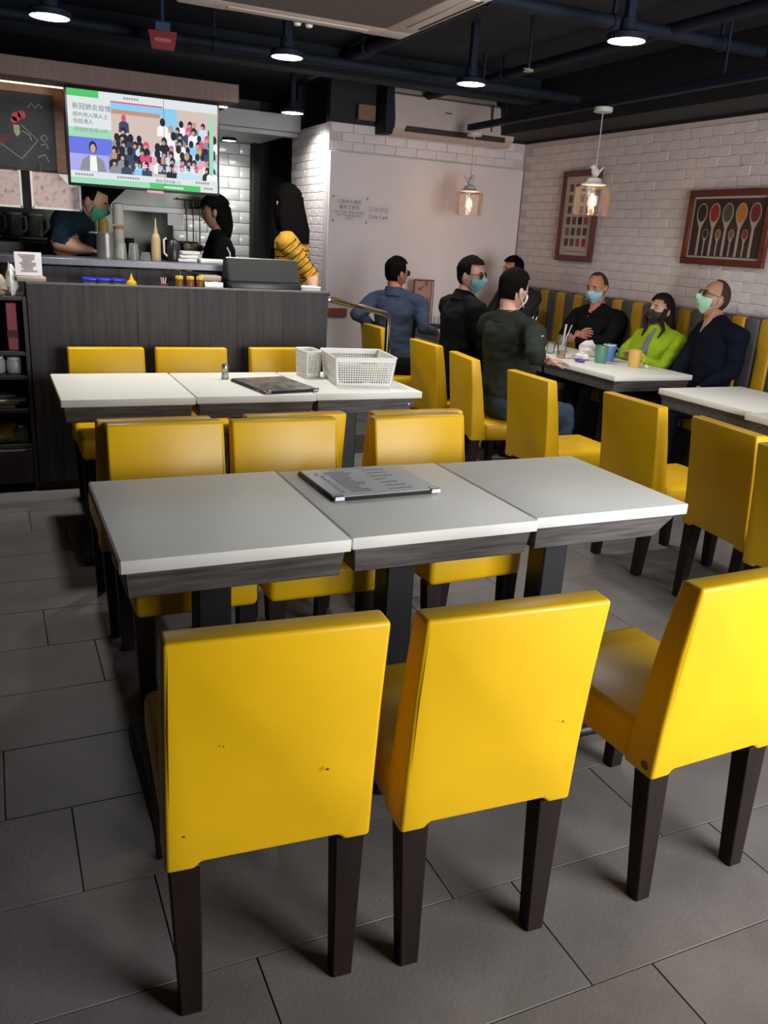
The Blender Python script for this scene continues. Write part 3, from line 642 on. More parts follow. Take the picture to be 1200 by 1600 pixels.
for pl in ([(.25, .03), (.335, -.045), (.24, -.155), (.13, -.08)], [(.25, 0), (.29, -.02), (.30, -.05)], [(.29, .13), (.31, .155), (.33, .13), (.35, .155), (.37, .13)], [(.35, -.03), (.37, -.01), (.39, -.03), (.37, -.05), (.35, -.03)], [(.35, -.07), (.38, -.06), (.39, -.09)], [(.33, -.14), (.37, -.12), (.39, -.16)]):
    b = BM(); tube(b, [(x, -.012, z) for x, z in pl], .004, 5); part('chalk_line', b, 'chalk_pale', t)
# hanging printed menus
for x0, x1, lab in ((-.55, .20, 'pink printed menu sheet hanging under the chalkboard'), (.262, .535, 'pink printed menu sheet with white corner beside the television')):
    t = thing('menu_sheet', lab, 'menu', ((x0+x1)/2, 5.80, 1.685), 0, 'pink menus under the chalkboard')
    bm = BM(); box(bm, (0, 0, 0), (x1-x0, .008, .205), .002, 1); part('sheet', bm, 'menu_pink', t)
    bm = BM(); box(bm, (0, -.003, -.1), (x1-x0+.004, .012, .012)); box(bm, ((x1-x0)/2, -.003, 0), (.012, .012, .21)); box(bm, (-(x1-x0)/2, -.003, 0), (.012, .012, .21)); part('frame', bm, 'ceramic', t)
    if x0 > 0: flat(t, [(.02, .1), (.13, .1), (.13, .035), (.085, .03), (.065, .05)], 'paper_white', 'white_corner', -.0052)
    for dx in (-.3*(x1-x0), .3*(x1-x0)):
        bm = BM(); tube(bm, [(dx, .002, .10), (dx, .002, .16)], .003, 6); part('hanger', bm, 'steel', t)
t = thing('television', 'wide flat television showing a news broadcast above the counter', 'television', (.905, 5.62, 1.99), 0)
bm = BM(); box(bm, (0, 0, 0), (.896, .045, .535), .006, 2); part('casing', bm, 'black_plastic', t)
bm = BM(); box(bm, (.05, -.022, -.272), (.10, .012, .016), .002, 1); part('badge', bm, 'sign_pale', t)
bm = BM(); tube(bm, [(-.2, .02, .26), (-.2, .15, .272)], .015, 8); tube(bm, [(.2, .02, .26), (.2, .15, .272)], .015, 8); part('bracket', bm, 'black_metal', t)
SWd, SHt = .868, .505
bm = BM(); box(bm, (0, -.0235, 0), (SWd, .002, SHt)); scr = part('screen', bm, 'tv_white', t, 'glowing screen')
def S(u, v): return ((u-.5)*SWd, (.5-v)*SHt)
lay = [0]
def rect(u0, v0, u1, v1, m, nm='screen_block'):
    lay[0] += 1; return flat(scr, [S(u0, v0), S(u1, v0), S(u1, v1), S(u0, v1)], m, nm, -.0246-.00004*lay[0])
rect(0, 0, .20, .075, 'tv_green'); rect(0, .40, .275, .50, 'tv_mint'); rect(0, .50, .275, .865, 'tv_blue'); rect(0, .68, .275, .865, 'tv_lilac')
lay[0] += 1
yy = -.0246-.00004*lay[0]
flat(scr, [S(.06, .86), S(.08, .74), S(.12, .69), S(.175, .69), S(.215, .74), S(.235, .86)], 'tv_grey', 'news_reader', yy-.0001)
flat(scr, [S(.125, .86), S(.13, .69), S(.17, .69), S(.175, .86)], 'tv_text', 'news_reader', yy-.0002)
flat(scr, circ(*S(.15, .60), .022, .034), 'tv_black', 'news_reader', yy-.0003); flat(scr, circ(*S(.15, .615), .015, .025), 'tv_skin', 'news_reader', yy-.0004)
rect(.275, .10, 1, .865, 'tv_floor'); rect(.275, .10, .62, .20, 'tv_sky'); rect(.28, .17, .60, .215, 'tv_rust'); rect(.62, .10, .72, .45, 'tv_sky'); rect(.275, .085, .62, .10, 'tv_red')
rect(.275, .60, .45, .865, 'tv_grey')
bm = BM(); ms = ['tv_black', 'tv_navy', 'tv_coat', 'tv_text', 'tv_grey', 'tv_pink', 'tv_skin', 'tv_sky', 'tv_red', 'tv_rust']
rng = random.Random(11); n = 0
rows = [(v, u) for v in (.24, .31, .38, .45, .52, .59, .66, .73) for u in [.30+.055*i+rng.uniform(-.02, .02) for i in range(13)]]
for v, u in rows:
    if v < .44 and u < .62 and rng.random() < .85: continue
    if v < .50 and .50 < u < .6: continue
    if rng.random() < .12: continue
    n += 1; y = -.0262-.00003*n; k = rng.uniform(1.25, 1.75)
    c_ = rng.choice([1, 0, 1, 2, 2, 3, 3, 4, 5, 7, 0]) if u > .45 else rng.choice([0, 1, 4, 0])
    for pts, mi in (([S(u-.026*k, v+.17), S(u-.024*k, v+.075), S(u-.012, v+.045), S(u+.012, v+.045), S(u+.024*k, v+.075), S(u+.026*k, v+.17)], c_), (circ(*S(u, v+.015), .0105*k, .015*k, 10), rng.choice([0, 0, 0, 0, 0, 0, 0, 0, 9, 8])), (circ(*S(u-.004, v+.030), .007*k, .008*k, 8), 6)):
        if mi == 6 and rng.random() < .55: continue
        y -= .00001
        vv = [bm.verts.new((min(a, S(.999, 0)[0]), max(y, -.0300), min(max(b, S(0, .865)[1]), S(0, .1)[1]))) for a, b in pts]; f = bm.faces.new(vv); f.material_index = mi
o = part('crowd_image', bm, ms, scr); o['kind'] = 'stuff'
lay[0] = 140
rect(.94, .12, .97, .80, 'tv_mint'); rect(0, .865, 1, .935, 'tv_white'); rect(0, .935, .6, 1, 'tv_mint'); rect(.52, .935, .875, 1, 'tv_green'); rect(.875, .90, 1, 1, 'tv_white'); rect(.625, 0.0, .6275, 1, 'tv_black')
def tvt(s, sz, u, v, m): text('screen_text', s, sz, face_frame((S(u, v)[0], -.0312, S(u, v)[1]), (1, 0, 0), (0, 0, 1)), m, scr, depth=.0001)
tvt('新冠肺炎疫情', .036, .028, .205, 'tv_ink'); tvt('經內地入境人士', .028, .03, .285, 'tv_ink'); tvt('包括港人', .028, .03, .355, 'tv_ink'); tvt('須強制檢疫14天', .027, .035, .44, 'tv_grey')
tvt('對于這裡', .040, .42, .80, 'tv_text'); tvt('人群依然未有減', .038, .585, .80, 'tv_text')
tvt('環球大市回顧 3.2', .020, .56, .925, 'tv_ink')
lay[0] = 170
for u0, v0, n_ in ((.30, .905, 9), (.84, .895, 6), (.62, .975, 8), (.90, .955, 4), (.03, .905, 7), (.36, .045, 6)):
    for i in range(n_): rect(u0+.017*i, v0-.012, u0+.017*i+.012, v0+.010, 'tv_text' if v0 == .975 else 'tv_grey', 'ticker_mark')

# ================================================================== THINGS ON THE TABLES
def menu(x0, loc, rz, w_, d_, lab, sheet, lines):
    t = thing('menu', lab, 'menu', loc, rz)
    for i in range(3):
        bm = BM(); box(bm, (.002*i, -.002*i, .004+.0045*i), (w_, d_, .004), .0012, 1)
        part('leaf', bm, 'black_plastic', t)
    bm = BM(); box(bm, (.004, -.002, .0160), (w_-.008, d_-.010, .0015))
    part('sheet', bm, sheet, t)
    rg = random.Random(3)
    if lines:
        for r_ in range(13):
            for u0, u1 in ((-.40, -.34), (-.31, -.02), (.06, .30)):
                if u0 > 0 and r_ % 2: continue
                a = u0*w_+rg.uniform(0, .012); b = u1*w_-rg.uniform(0, .05)
                if b-a < .008: b = a+.012
                z = .43*d_-.10*d_-r_*.058*d_
                bm = BM(); box(bm, ((a+b)/2, z, .0176), (b-a, .0055, .0006)); part('print_line', bm, 'ink_grey', t)
        bm = BM(); box(bm, (-.05*w_, .41*d_, .0176), (.35*w_, .007, .0006)); part('print_line', bm, 'ink_light', t)
    for sx in (-1, 1):
        bm = BM(); box(bm, (sx*(w_/2-.018)+.004, -d_/2+.012-.004, .0120), (.034, .026, .0155), .002, 1); part('corner_clip', bm, 'chrome', t)
menu(0, (1.078, 2.44, .75), R(1.5), .372, .318, 'open menu with a white printed sheet and metal corners, on the middle table', 'menu_sheet', True)
menu(0, (1.318, 4.27, .75), R(10), .31, .41, 'dark menu lying beside the salt shaker', 'menu_dark', False)
t = thing('salt_shaker', 'small glass salt shaker with steel cap beside the dark menu', 'shaker', (1.12, 4.52, .75))
bm = BM(); lathe(bm, [(.019, 0), (.020, .004), (.017, .045), (.0175, .058)], n=14); part('glass_body', bm, 'glass_clear', t)
bm = BM(); lathe(bm, [(.0155, .003), (.0145, .035), (.001, .037)], n=12, cap=(True, False)); part('salt', bm, 'ceramic', t)
bm = BM(); lathe(bm, [(.0185, .056), (.0185, .074), (.013, .083), (.001, .085)], n=14, cap=(True, False)); part('cap', bm, 'steel', t)
def basket(loc, rz, a, b, h, lab):
    t = thing('storage_basket', lab, 'basket', loc, rz, 'white plastic baskets')
    th = .004; k = .90
    bm = BM(); box(bm, (0, 0, .003), (2*a*k, 2*b*k, .006), .002, 1); part('bottom', bm, 'white_plastic', t)
    def wall(axis, sgn, L_, off):
        # a perforated side: solid frame strips + a lattice of square bars
        n_ = int((2*L_-.03)/.0150); m_ = int((h-.045)/.0135)
        bm = BM()
        P = lambda u, z: (u*(k+(1-k)*z/h), sgn*off*(k+(1-k)*z/h), z) if axis == 0 else (sgn*off*(k+(1-k)*z/h), u*(k+(1-k)*z/h), z)
        def q(u0, u1, z0_, z1_):
            nn = Vector((0, sgn*th, 0)) if axis == 0 else Vector((sgn*th, 0, 0))
            A = [bm.verts.new(P(u, z)) for u, z in ((u0, z0_), (u1, z0_), (u1, z1_), (u0, z1_))]; B = [bm.verts.new(Vector(v.co)-nn) for v in A]
            bm.faces.new(A); bm.faces.new(list(reversed(B)))
            for i in range(4): bm.faces.new((A[i], B[i], B[(i+1) % 4], A[(i+1) % 4]))
        q(-L_, L_, 0, .014); q(-L_, L_, h-.026, h); q(-L_, -L_+.016, .014, h-.026); q(L_-.016, L_, .014, h-.026)
        for i in range(1, n_+1):
            u = -L_+.016+(2*L_-.032)*i/(n_+1); q(u-.0030, u+.0030, .014, h-.026)
        for j in range(1, m_+1):
            z = .014+(h-.040)*j/(m_+1); q(-L_+.016, L_-.016, z-.0028, z+.0028)
        part('side_lattice', bm, 'white_plastic', t)
    wall(0, -1, a, b); wall(0, 1, a, b); wall(1, -1, b, a); wall(1, 1, b, a)
    bm = BM(); pts = []
    for cx, cy, a0 in ((a-.02, b-.02, 0), (-a+.02, b-.02, 90), (-a+.02, -b+.02, 180), (a-.02, -b+.02, 270)):
        for j in range(4): an = R(a0+30*j); pts.append((cx+.023*math.cos(an), cy+.023*math.sin(an), h-.002))
    tube(bm, pts+[pts[0]], .0055, 6, False); part('rim', bm, 'white_plastic', t)
    return t
b1 = basket((1.852, 4.41, .75), R(-8), .175, .185, .155, 'white perforated plastic basket holding packets, at the table end')
b2 = basket((1.625, 4.60, .75), R(2), .048, .085, .150, 'smaller white perforated basket behind the larger one')
for i, (x, y, m) in enumerate(((1.79, 4.345, 'black_matte'), (1.93, 4.37, 'cork'), (1.83, 4.52, 'ink_light'))):
    bm = BM(); box(bm, (0, 0, .01), (.12, .14, .075), .018, 2); o = solo('sauce_packet_bundle', bm, m, ['dark packet bundle lying inside the larger basket', 'yellowish packet bundle lying inside the larger basket', 'greyish packet bundle lying inside the larger basket'][i], 'packet', (x, y, .783+.004*i), R(20*i))
# mugs and drinks at the booth
def mug(loc, m, lab, r, h, handle=None, rim=None, flute=False):
    t = thing('mug', lab, 'mug', loc, 0, 'coloured mugs on the booth table')
    bm = BM(); lathe(bm, [(r*.80, 0), (r*.84, .004), (r*.97, h*.6), (r, h), (r-.004, h), (r*.8-.004, .01), (.001, .008)], n=24, cap=(True, True)); part('body', bm, m, t)
    bm = BM(); lathe(bm, [(r*.9, h*.7), (.001, h*.7+.001)], n=20, cap=(False, True)); part('drink', bm, 'tea', t)
    if rim: bm = BM(); lathe(bm, [(r+.001, h-.008), (r+.001, h+.001), (r-.004, h+.001)], n=24, cap=(False, False)); part('rim', bm, rim, t)
    if handle is not None:
        bm = BM(); c, s = math.cos(R(handle)), math.sin(R(handle)); q = []
        for i in range(9): an = R(-100+200*i/8); q.append((c*(r*.90+.030*math.cos(an)), s*(r*.90+.030*math.cos(an)), h*.53+h*.30*math.sin(an)))
        tube(bm, q, .006, 8); part('handle', bm, m, t)
    if flute:
        for z in (.25, .5, .75): bm = BM(); lathe(bm, [(r*.84+r*.16*z, h*z-.002), (r*.86+r*.16*z, h*z), (r*.84+r*.16*z, h*z+.002)], n=24, cap=(False, False)); part('ridge', bm, m, t)
mug((4.05, 5.03, .75), 'cup_green', 'ribbed green tumbler beside the blue mug', .047, .125, None, 'cup_green', True)
mug((4.19, 5.11, .75), 'cup_blue', 'blue mug with pale rim and handle', .047, .125, -30, 'cup_rim')
mug((4.19, 4.82, .75), 'cup_yellow', 'plain yellow mug in front of the green shawl woman', .047, .125, -20)
def iced(loc, lab, straws, fill):
    t = thing('iced_drink', lab, 'drink', loc, 0, 'tall iced drinks')
    bm = BM(); lathe(bm, [(.030, 0), (.031, .006), (.041, .17), (.0385, .17), (.029, .012), (.001, .012)], n=20, cap=(True, True)); part('glass', bm, 'glass_clear', t)
    bm = BM(); lathe(bm, [(.0275, .014), (.034, fill), (.001, fill+.001)], n=16, cap=(True, True)); part('tea', bm, 'tea', t)
    for i in range(4): bm = BM(); box(bm, (.012*math.cos(i*1.7), .012*math.sin(i*1.7), fill-.01-.012*(i % 2)), (.02, .02, .02), .004, 1, Matrix.Rotation(.4*i, 4, 'Z')); part('ice_cube', bm, 'lemon' if i % 2 else 'beige', t)
    for (dx, dy, m, r_) in straws:
        bm = BM(); tube(bm, [(-dx*.3, -dy*.3, .03), (dx, dy, .25)], r_, 6); part('straw', bm, m, t)
iced((3.98, 5.86, .75), 'tall iced tea with two straws beside the green jacket sleeve', ((.005, 0, 'paper_white', .004), (.03, -.02, 'paper_white', .004), (.012, .005, 'steel', .003)), .10)
iced((3.88, 5.28, .75), 'tall iced lemon drink with pink straw beside the crumpled tissues', ((.012, .004, 'sign_pale', .004), (.045, -.03, 'steel', .0035), (.02, .0, 'steel', .003)), .055)
t = thing('glass_tumbler', 'short empty glass behind the iced lemon drink', 'glass', (3.95, 5.52, .75))
bm = BM(); lathe(bm, [(.03, 0), (.036, .09), (.034, .09), (.028, .008), (.001, .008)], n=18); part('glass', bm, 'glass_clear', t)
def crumple(name, loc, s, m, lab, cat, seed, group=None):
    bm = BM(); ell(bm, (0, 0, 0), (1, 1, 1), 14, 10)
    for v in bm.verts:
        f = 1+.55*(noise.noise(Vector(v.co)*2.3+Vector((seed, 0, 0))))+.18*noise.noise(Vector(v.co)*6+Vector((seed, 3, 0)))
        v.co = Vector((v.co.x*s[0]*f, v.co.y*s[1]*f, max(v.co.z*f, -.85)*s[2]+s[2]*.85))
    return solo(name, bm, m, lab, cat, loc, 0, group, angle=25)
crumple('paper_tissue', (4.0, 5.19, .75), (.055, .07, .028), 'tissue', 'crumpled white tissue beside the purple wrapper', 'tissue', 1, 'crumpled tissues')
crumple('paper_tissue', (4.20, 5.38, .75), (.06, .075, .058), 'tissue', 'large crumpled white tissue behind the green tumbler', 'tissue', 5, 'crumpled tissues')
crumple('paper_tissue', (4.09, 5.62, .75), (.09, .05, .012), 'tissue', 'flat spread tissue behind the iced lemon drink', 'tissue', 9, 'crumpled tissues')
crumple('candy_wrapper', (3.90, 5.07, .75), (.035, .045, .014), 'purple_foil', 'shiny purple sweet wrapper beside the tissue', 'wrapper', 3)
crumple('paper_ball', (4.27, 4.78, .75), (.016, .016, .013), 'tissue', 'tiny white paper ball beside the yellow mug', 'paper', 4)
crumple('serviette', (3.83, 5.76, .75), (.018, .025, .018), 'tissue', 'small white folded napkin beside the iced tea', 'napkin', 8)
# upright menu on the table by the wall
t = thing('table_menu', 'upright brown menu card leaning on the smooth white wall', 'menu', (3.80, 7.49, .75))
bm = BM(); box(bm, (0, .0, .215), (.22, .012, .43), .002, 1); part('cover', bm, 'brown_frame', t)
bm = BM(); box(bm, (-.01, -.0065, .215), (.175, .002, .405)); part('sheet', bm, 'menu_print', t)
bm = BM(); box(bm, (.093, -.0065, .215), (.012, .002, .405)); part('strip', bm, 'picture_mat', t)
t = thing('condiment_caddy', 'dark condiment caddy under the upright menu', 'caddy', (3.86, 7.22, .75))
bm = BM(); box(bm, (0, 0, .02), (.14, .12, .04), .004, 1); part('tray', bm, 'black_plastic', t)
bm = BM(); lathe(bm, [(.025, .04), (.027, .10), (.02, .14)], (.03, 0, 0), n=14); part('bottle', bm, 'olive', t)
bm = BM(); lathe(bm, [(.022, .04), (.022, .11)], (-.035, .01, 0), n=14); part('jar', bm, 'glass_clear', t)

# ================================================================== THINGS ON THE COUNTER (worktop at 1.143)
ZT = 1.143
for i, x in enumerate((.52, .60, .68)):
    t = thing('food_container', ['blue lidded clear container farthest from the yellow squeeze bottle', 'blue lidded clear container between two others on the counter', 'blue lidded clear container next to the yellow squeeze bottle'][i], 'container', (x, 5.36, ZT), R(4*i), 'blue lidded containers on the counter')
    bm = BM(); box(bm, (0, 0, .026), (.07, .09, .052), .006, 2); part('tub', bm, 'plastic_clear', t)
    bm = BM(); box(bm, (0, 0, .060), (.078, .098, .018), .006, 2); part('lid', bm, 'blue_lid', t)
t = thing('squeeze_bottle', 'yellow squeeze bottle with pointed nozzle on the counter', 'bottle', (.762, 5.36, ZT))
bm = BM(); lathe(bm, [(.028, 0), (.03, .006), (.03, .045), (.026, .056), (.014, .062)], n=18); part('body', bm, 'yellow_bottle', t)
bm = BM(); lathe(bm, [(.016, .060), (.015, .066), (.006, .085), (.003, .10)], n=14); part('nozzle', bm, 'yellow_bottle', t)
t = thing('stirrer_cup', 'small cup of stirrers on the counter beside the condiment jars', 'cup', (.95, 5.36, ZT))
bm = BM(); lathe(bm, [(.02, 0), (.024, .05), (.022, .05), (.018, .006), (.001, .006)], n=14); part('cup', bm, 'red_carton', t)
for i in range(5): bm = BM(); tube(bm, [(.004*math.cos(i), .004*math.sin(i), .01), (.016*math.cos(i*1.4), .016*math.sin(i*1.4), .085)], .0018, 5); part('stirrer', bm, 'paper_white', t)
for i, (x, k) in enumerate(((1.045, 1), (1.112, 0), (1.172, 0))):
    t = thing('condiment_jar', ['brown condiment jar with yellow lid and upright spoon', 'brown condiment jar with yellow lid between two others', 'brown condiment jar with yellow lid beside the napkin box'][i], 'jar', (x, 5.36, ZT), 0, 'condiment jars on the counter')
    bm = BM(); lathe(bm, [(.022, 0), (.024, .005), (.024, .07), (.019, .08)], n=16); part('jar', bm, 'jar_brown', t)
    bm = BM(); lathe(bm, [(.024, .078), (.024, .094), (.02, .098)], n=16); part('lid', bm, 'lid_yellow', t)
    if k: bm = BM(); tube(bm, [(.005, 0, .09), (.012, 0, .13)], .003, 6); part('spoon', bm, 'steel', t)
t = thing('napkin_box', 'steel napkin box with folded napkins beside the cash register', 'napkin box', (1.255, 5.40, ZT))
bm = BM(); box(bm, (0, 0, .035), (.12, .12, .07), .004, 1); part('box', bm, 'steel', t)
bm = BM(); box(bm, (-.01, .02, .088), (.13, .11, .035), .012, 2); part('napkins', bm, 'beige', t)
t = thing('cash_register', 'black cash register with hooded screen on the counter', 'cash register', (1.565, 5.38, ZT))
bm = BM(); box(bm, (0, 0, .04), (.46, .26, .08), .008, 2); part('base', bm, 'black_plastic', t)
bm = BM(); vs_ = prism(bm, [(-.10, .08), (.10, .08), (.06, .215), (-.03, .215)], 0, -.23, .23); bmesh.ops.bevel(bm, geom=list(bm.edges), offset=.006, segments=2, affect='EDGES'); part('hood', bm, 'black_matte', t)
bm = BM(); tube(bm, [(-.23, -.02, .217), (.23, -.02, .217)], .005, 6); part('trim', bm, 'steel', t)
t = thing('order_pad_box', 'flat white box at the end of the counter beside the cashier', 'box', (1.855, 5.30, ZT))
bm = BM(); box(bm, (0, 0, .030), (.125, .14, .06), .006, 2); part('box', bm, 'white_plastic', t)
bm = BM(); box(bm, (0, 0, .063), (.13, .145, .008), .003, 1); part('lid', bm, 'white_plastic', t)
t = thing('counter_notice', 'pale printed notice propped up at the chalkboard end of the counter', 'notice', (.19, 5.16, 1.19), 0)
bm = BM(); box(bm, (0, .01, .095), (.138, .004, .125), .001, 1, Matrix.Rotation(R(-8), 4, 'X')); part('sheet', bm, 'paper', t)
for i in range(9):
    bm = BM(); box(bm, (-.006+.004*(i % 3), .0066, .142-.0105*i), (.085-.012*(i % 4), .001, .0042), M=Matrix.Rotation(R(-8), 4, 'X')); part('print_line', bm, 'ink_grey', t)
bm = BM(); box(bm, (.01, .02, .014), (.15, .08, .028), .006, 2); part('stand', bm, 'beige', t)
crumple('tissue_roll', (.10, 5.22, 1.111), (.03, .04, .085), 'tissue', 'standing pale tissue roll beside the counter notice', 'tissue', 12)
crumple('paper_bag', (.02, 5.22, 1.111), (.055, .05, .06), 'beige', 'crumpled beige paper bag on the shelf unit top', 'bag', 15)
t = thing('drink_carton', 'red carton with darker band on the shelf unit', 'carton', (.085, 5.22, .811))
bm = BM(); box(bm, (0, 0, .13), (.055, .055, .26), .004, 1); part('box', bm, 'red_carton', t)
bm = BM(); box(bm, (0, 0, .09), (.057, .057, .04)); part('band', bm, 'chalk_maroon', t)
# shelf contents
for i, (x, z, r_, h_) in enumerate(((-.02, .676, .055, .085), (.085, .676, .045, .08), (-.15, .676, .055, .085), (-.30, .676, .05, .08))):
    t = thing('storage_jar', 'pale round storage jar on the shelf unit, %s from the counter' % ['second', 'first', 'third', 'fourth'][i], 'jar', (x, 5.27, z), 0, 'pale jars on the shelf unit')
    bm = BM(); lathe(bm, [(r_*.9, 0), (r_, .01), (r_, h_*.8), (r_*.8, h_)], n=18); part('jar', bm, 'ceramic', t)
    bm = BM(); lathe(bm, [(r_*.85, h_*.96), (r_*.85, h_*1.1), (r_*.2, h_*1.15)], n=18); part('lid', bm, 'white_plastic', t)
for i, (x, y, z) in enumerate(((-.03, 5.24, .486), (-.01, 5.25, .505), (.03, 5.23, .524), (-.02, 5.25, .543))):
    bm = BM(); box(bm, (0, 0, .008), (.20-.02*i, .16, .016), .005, 2); solo('plastic_tray', bm, 'ceramic', 'grey plastic tray, %s of the small pile on the shelf unit' % ['bottom one', 'second from bottom', 'third from bottom', 'topmost'][i], 'tray', (x, y, z), R(9*i), 'pile of grey trays on the shelf unit')
crumple('food_bag', (-.02, 5.24, .281), (.10, .09, .065), 'cork', 'yellowish bag of dry food on the lowest open shelf', 'bag', 21)
t = thing('glass_jar', 'small grey glass jar beside the yellowish food bag', 'jar', (.095, 5.22, .281))
bm = BM(); lathe(bm, [(.03, 0), (.034, .01), (.034, .07), (.026, .085)], n=16); part('glass', bm, 'plastic_clear', t)
bm = BM(); lathe(bm, [(.028, .084), (.028, .10)], n=16); part('lid', bm, 'steel', t)

# ================================================================== KITCHEN THINGS (ledge top at 1.311)
ZL = 1.311
t = thing('steel_pitcher', 'steel pitcher with bar handle on the kitchen ledge beside the cook', 'pitcher', (.66, 5.68, ZL))
bm = BM(); lathe(bm, [(.052, 0), (.055, .01), (.052, .14), (.056, .155), (.053, .155), (.049, .14), (.05, .012), (.001, .01)], n=24); part('body', bm, 'steel', t)
bm = BM(); tube(bm, [(-.05, -.03, .15), (-.09, -.05, .152), (-.10, -.06, .15)], .006, 6); part('handle', bm, 'chrome', t)
for i, x in enumerate((.75, .824, .896)):
    t = thing('water_glass', ['upside-down tall glass next to the steel pitcher', 'upside-down tall glass between a tall and a short glass', 'short upside-down glass on the kitchen ledge'][i], 'glass', (x, 5.66, ZL), 0, 'upside-down glasses on the ledge')
    h_ = .10 if i < 2 else .05
    bm = BM(); lathe(bm, [(.034, 0), (.027, h_*.95), (.022, h_), (.001, h_)], n=18, cap=(False, True)); part('glass', bm, 'plastic_clear', t)
    bm = BM(); lathe(bm, [(.0345, 0), (.0345, .008), (.032, .008)], n=18, cap=(False, False)); part('rim', bm, 'glass_clear', t)
t = thing('sauce_bottle', 'tan squeeze sauce bottle on the kitchen ledge', 'bottle', (.965, 5.68, ZL))
bm = BM(); lathe(bm, [(.028, 0), (.03, .008), (.029, .13), (.02, .16), (.010, .17)], n=18); part('body', bm, 'tan_sauce', t)
bm = BM(); lathe(bm, [(.014, .165), (.013, .18), (.006, .21), (.004, .255)], n=12); part('nozzle', bm, 'tan_sauce', t)
t = thing('paper_cup_stack', 'tall stack of white paper cups with orange tops behind the ledge', 'cup stack', (.775, 5.94, 1.22))
for i in range(14): bm = BM(); lathe(bm, [(.028, .018*i), (.033, .018*i+.045), (.035, .018*i+.047), (.035, .018*i+.052)], n=16); part('paper_cup', bm, 'cup_orange' if i > 12 else 'cup_paper', t)
bm = BM(); lathe(bm, [(.038, .0), (.042, .01), (.042, .06)], n=16, cap=(True, True)); part('holder', bm, 'black_plastic', t)
bm = BM(); lathe(bm, [(.036, .298), (.034, .42), (.02, .43)], n=16); part('top_cup', bm, 'cup_paper', t)
t = thing('kettle', 'white handled kettle beside the sauce bottle on the ledge', 'kettle', (1.03, 5.72, ZL))
bm = BM(); lathe(bm, [(.045, 0), (.05, .02), (.045, .10), (.03, .13), (.008, .14)], (.05, 0, 0), n=20); part('body', bm, 'black_plastic', t)
bm = BM(); tube(bm, [(.005, -.02, .14), (-.012, -.02, .13), (-.012, -.02, .05), (.008, -.02, .03)], .007, 8); part('handle', bm, 'ceramic', t)
for i in range(3):
    bm = BM(); box(bm, (0, 0, .012), (.12, .10, .022), .004, 1); solo('folded_cloth', bm, 'ceramic', 'folded white cloth on the kitchen ledge, %s of its pile' % ['bottom', 'middle', 'top'][i], 'cloth', (1.16+.006*i, 5.70, ZL+.023*i), R(5*i), 'folded cloths on the ledge')
bm = BM(); box(bm, (0, 0, .012), (.17, .14, .024), .005, 2); box(bm, (0, 0, .0245), (.15, .12, .002)); solo('serving_tray', bm, 'white_plastic', 'flat white serving tray in front of the woman in black cap', 'tray', (1.32, 5.68, ZL))
bm = BM(); lathe(bm, [(.05, 0), (.055, .03), (.075, .04), (.078, .05)], n=20); solo('black_bowl', bm, 'black_plastic', 'black rimmed bowl behind the cash register', 'bowl', (1.60, 5.85, 1.30))
bm = BM(); box(bm, (1.57, 5.86, .72), (.20, .18, 1.16), .004, 1); solo('side_cabinet', bm, 'dark_panel', 'dark side cabinet carrying the black bowl', 'cabinet')
# pitchers on the steel shelf at the back
bm = BM(); box(bm, (.05, 7.56, 1.375), (1.0, .30, .02), .003, 1)
for x in (-.4, .5): box(bm, (x, 7.68, 1.33), (.02, .06, .09))
solo('steel_shelf', bm, 'steel', 'steel wall shelf carrying the clear pitchers', 'shelf')
for i, (x, m) in enumerate(((.05, 'olive'), (.20, 'plastic_clear'), (.35, 'plastic_clear'))):
    t = thing('clear_pitcher', ['clear pitcher of dark green tea on the steel shelf', 'empty clear pitcher with straight handle on the steel shelf', 'empty clear pitcher beside the cook on the steel shelf'][i], 'pitcher', (x, 7.50, 1.385), 0, 'pitchers on the steel shelf')
    bm = BM(); lathe(bm, [(.048, 0), (.052, .01), (.055, .16), (.052, .16), (.047, .01), (.001, .008)], n=20); part('body', bm, 'plastic_clear', t)
    if i == 0: bm = BM(); lathe(bm, [(.044, .012), (.049, .10)], n=18); part('tea', bm, 'olive', t)
    bm = BM(); tube(bm, [(.05, -.02, .15), (.078, -.03, .145), (.082, -.03, .06), (.055, -.02, .03)], .008, 8); part('handle', bm, 'ceramic', t)
    bm = BM(); lathe(bm, [(.054, .16), (.054, .172), (.03, .176)], n=18); part('lid', bm, 'white_plastic', t)
bm = BM(); box(bm, (.49, 7.55, 1.455), (.09, .03, .13), .004, 1); solo('wall_dispenser', bm, 'white_plastic', 'white wall dispenser beside the cook', 'dispenser')
# hood, wok station
t = thing('range_hood', 'dark steel range hood over the stove', 'hood', (1.30, 7.2, 1.66))
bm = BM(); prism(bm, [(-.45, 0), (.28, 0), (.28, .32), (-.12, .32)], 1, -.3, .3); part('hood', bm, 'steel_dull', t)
bm = BM(); box(bm, (-.08, -.31, -.02), (.75, .03, .045), .006, 1); part('lip', bm, 'ceramic', t)
bm = BM(); box(bm, (.02, -.325, -.085), (.12, .006, .085)); part('tag', bm, 'paper', t)
t = thing('stove', 'black stove with pots under the range hood', 'stove', (1.15, 7.1, .14))
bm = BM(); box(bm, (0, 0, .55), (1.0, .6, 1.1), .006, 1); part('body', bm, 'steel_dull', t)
for x in (-.25, .25):
    bm = BM(); lathe(bm, [(.13, 1.10), (.14, 1.12), (.14, 1.28), (.13, 1.28)], (x, 0, 0), n=24); part('pot', bm, 'black_plastic', t)
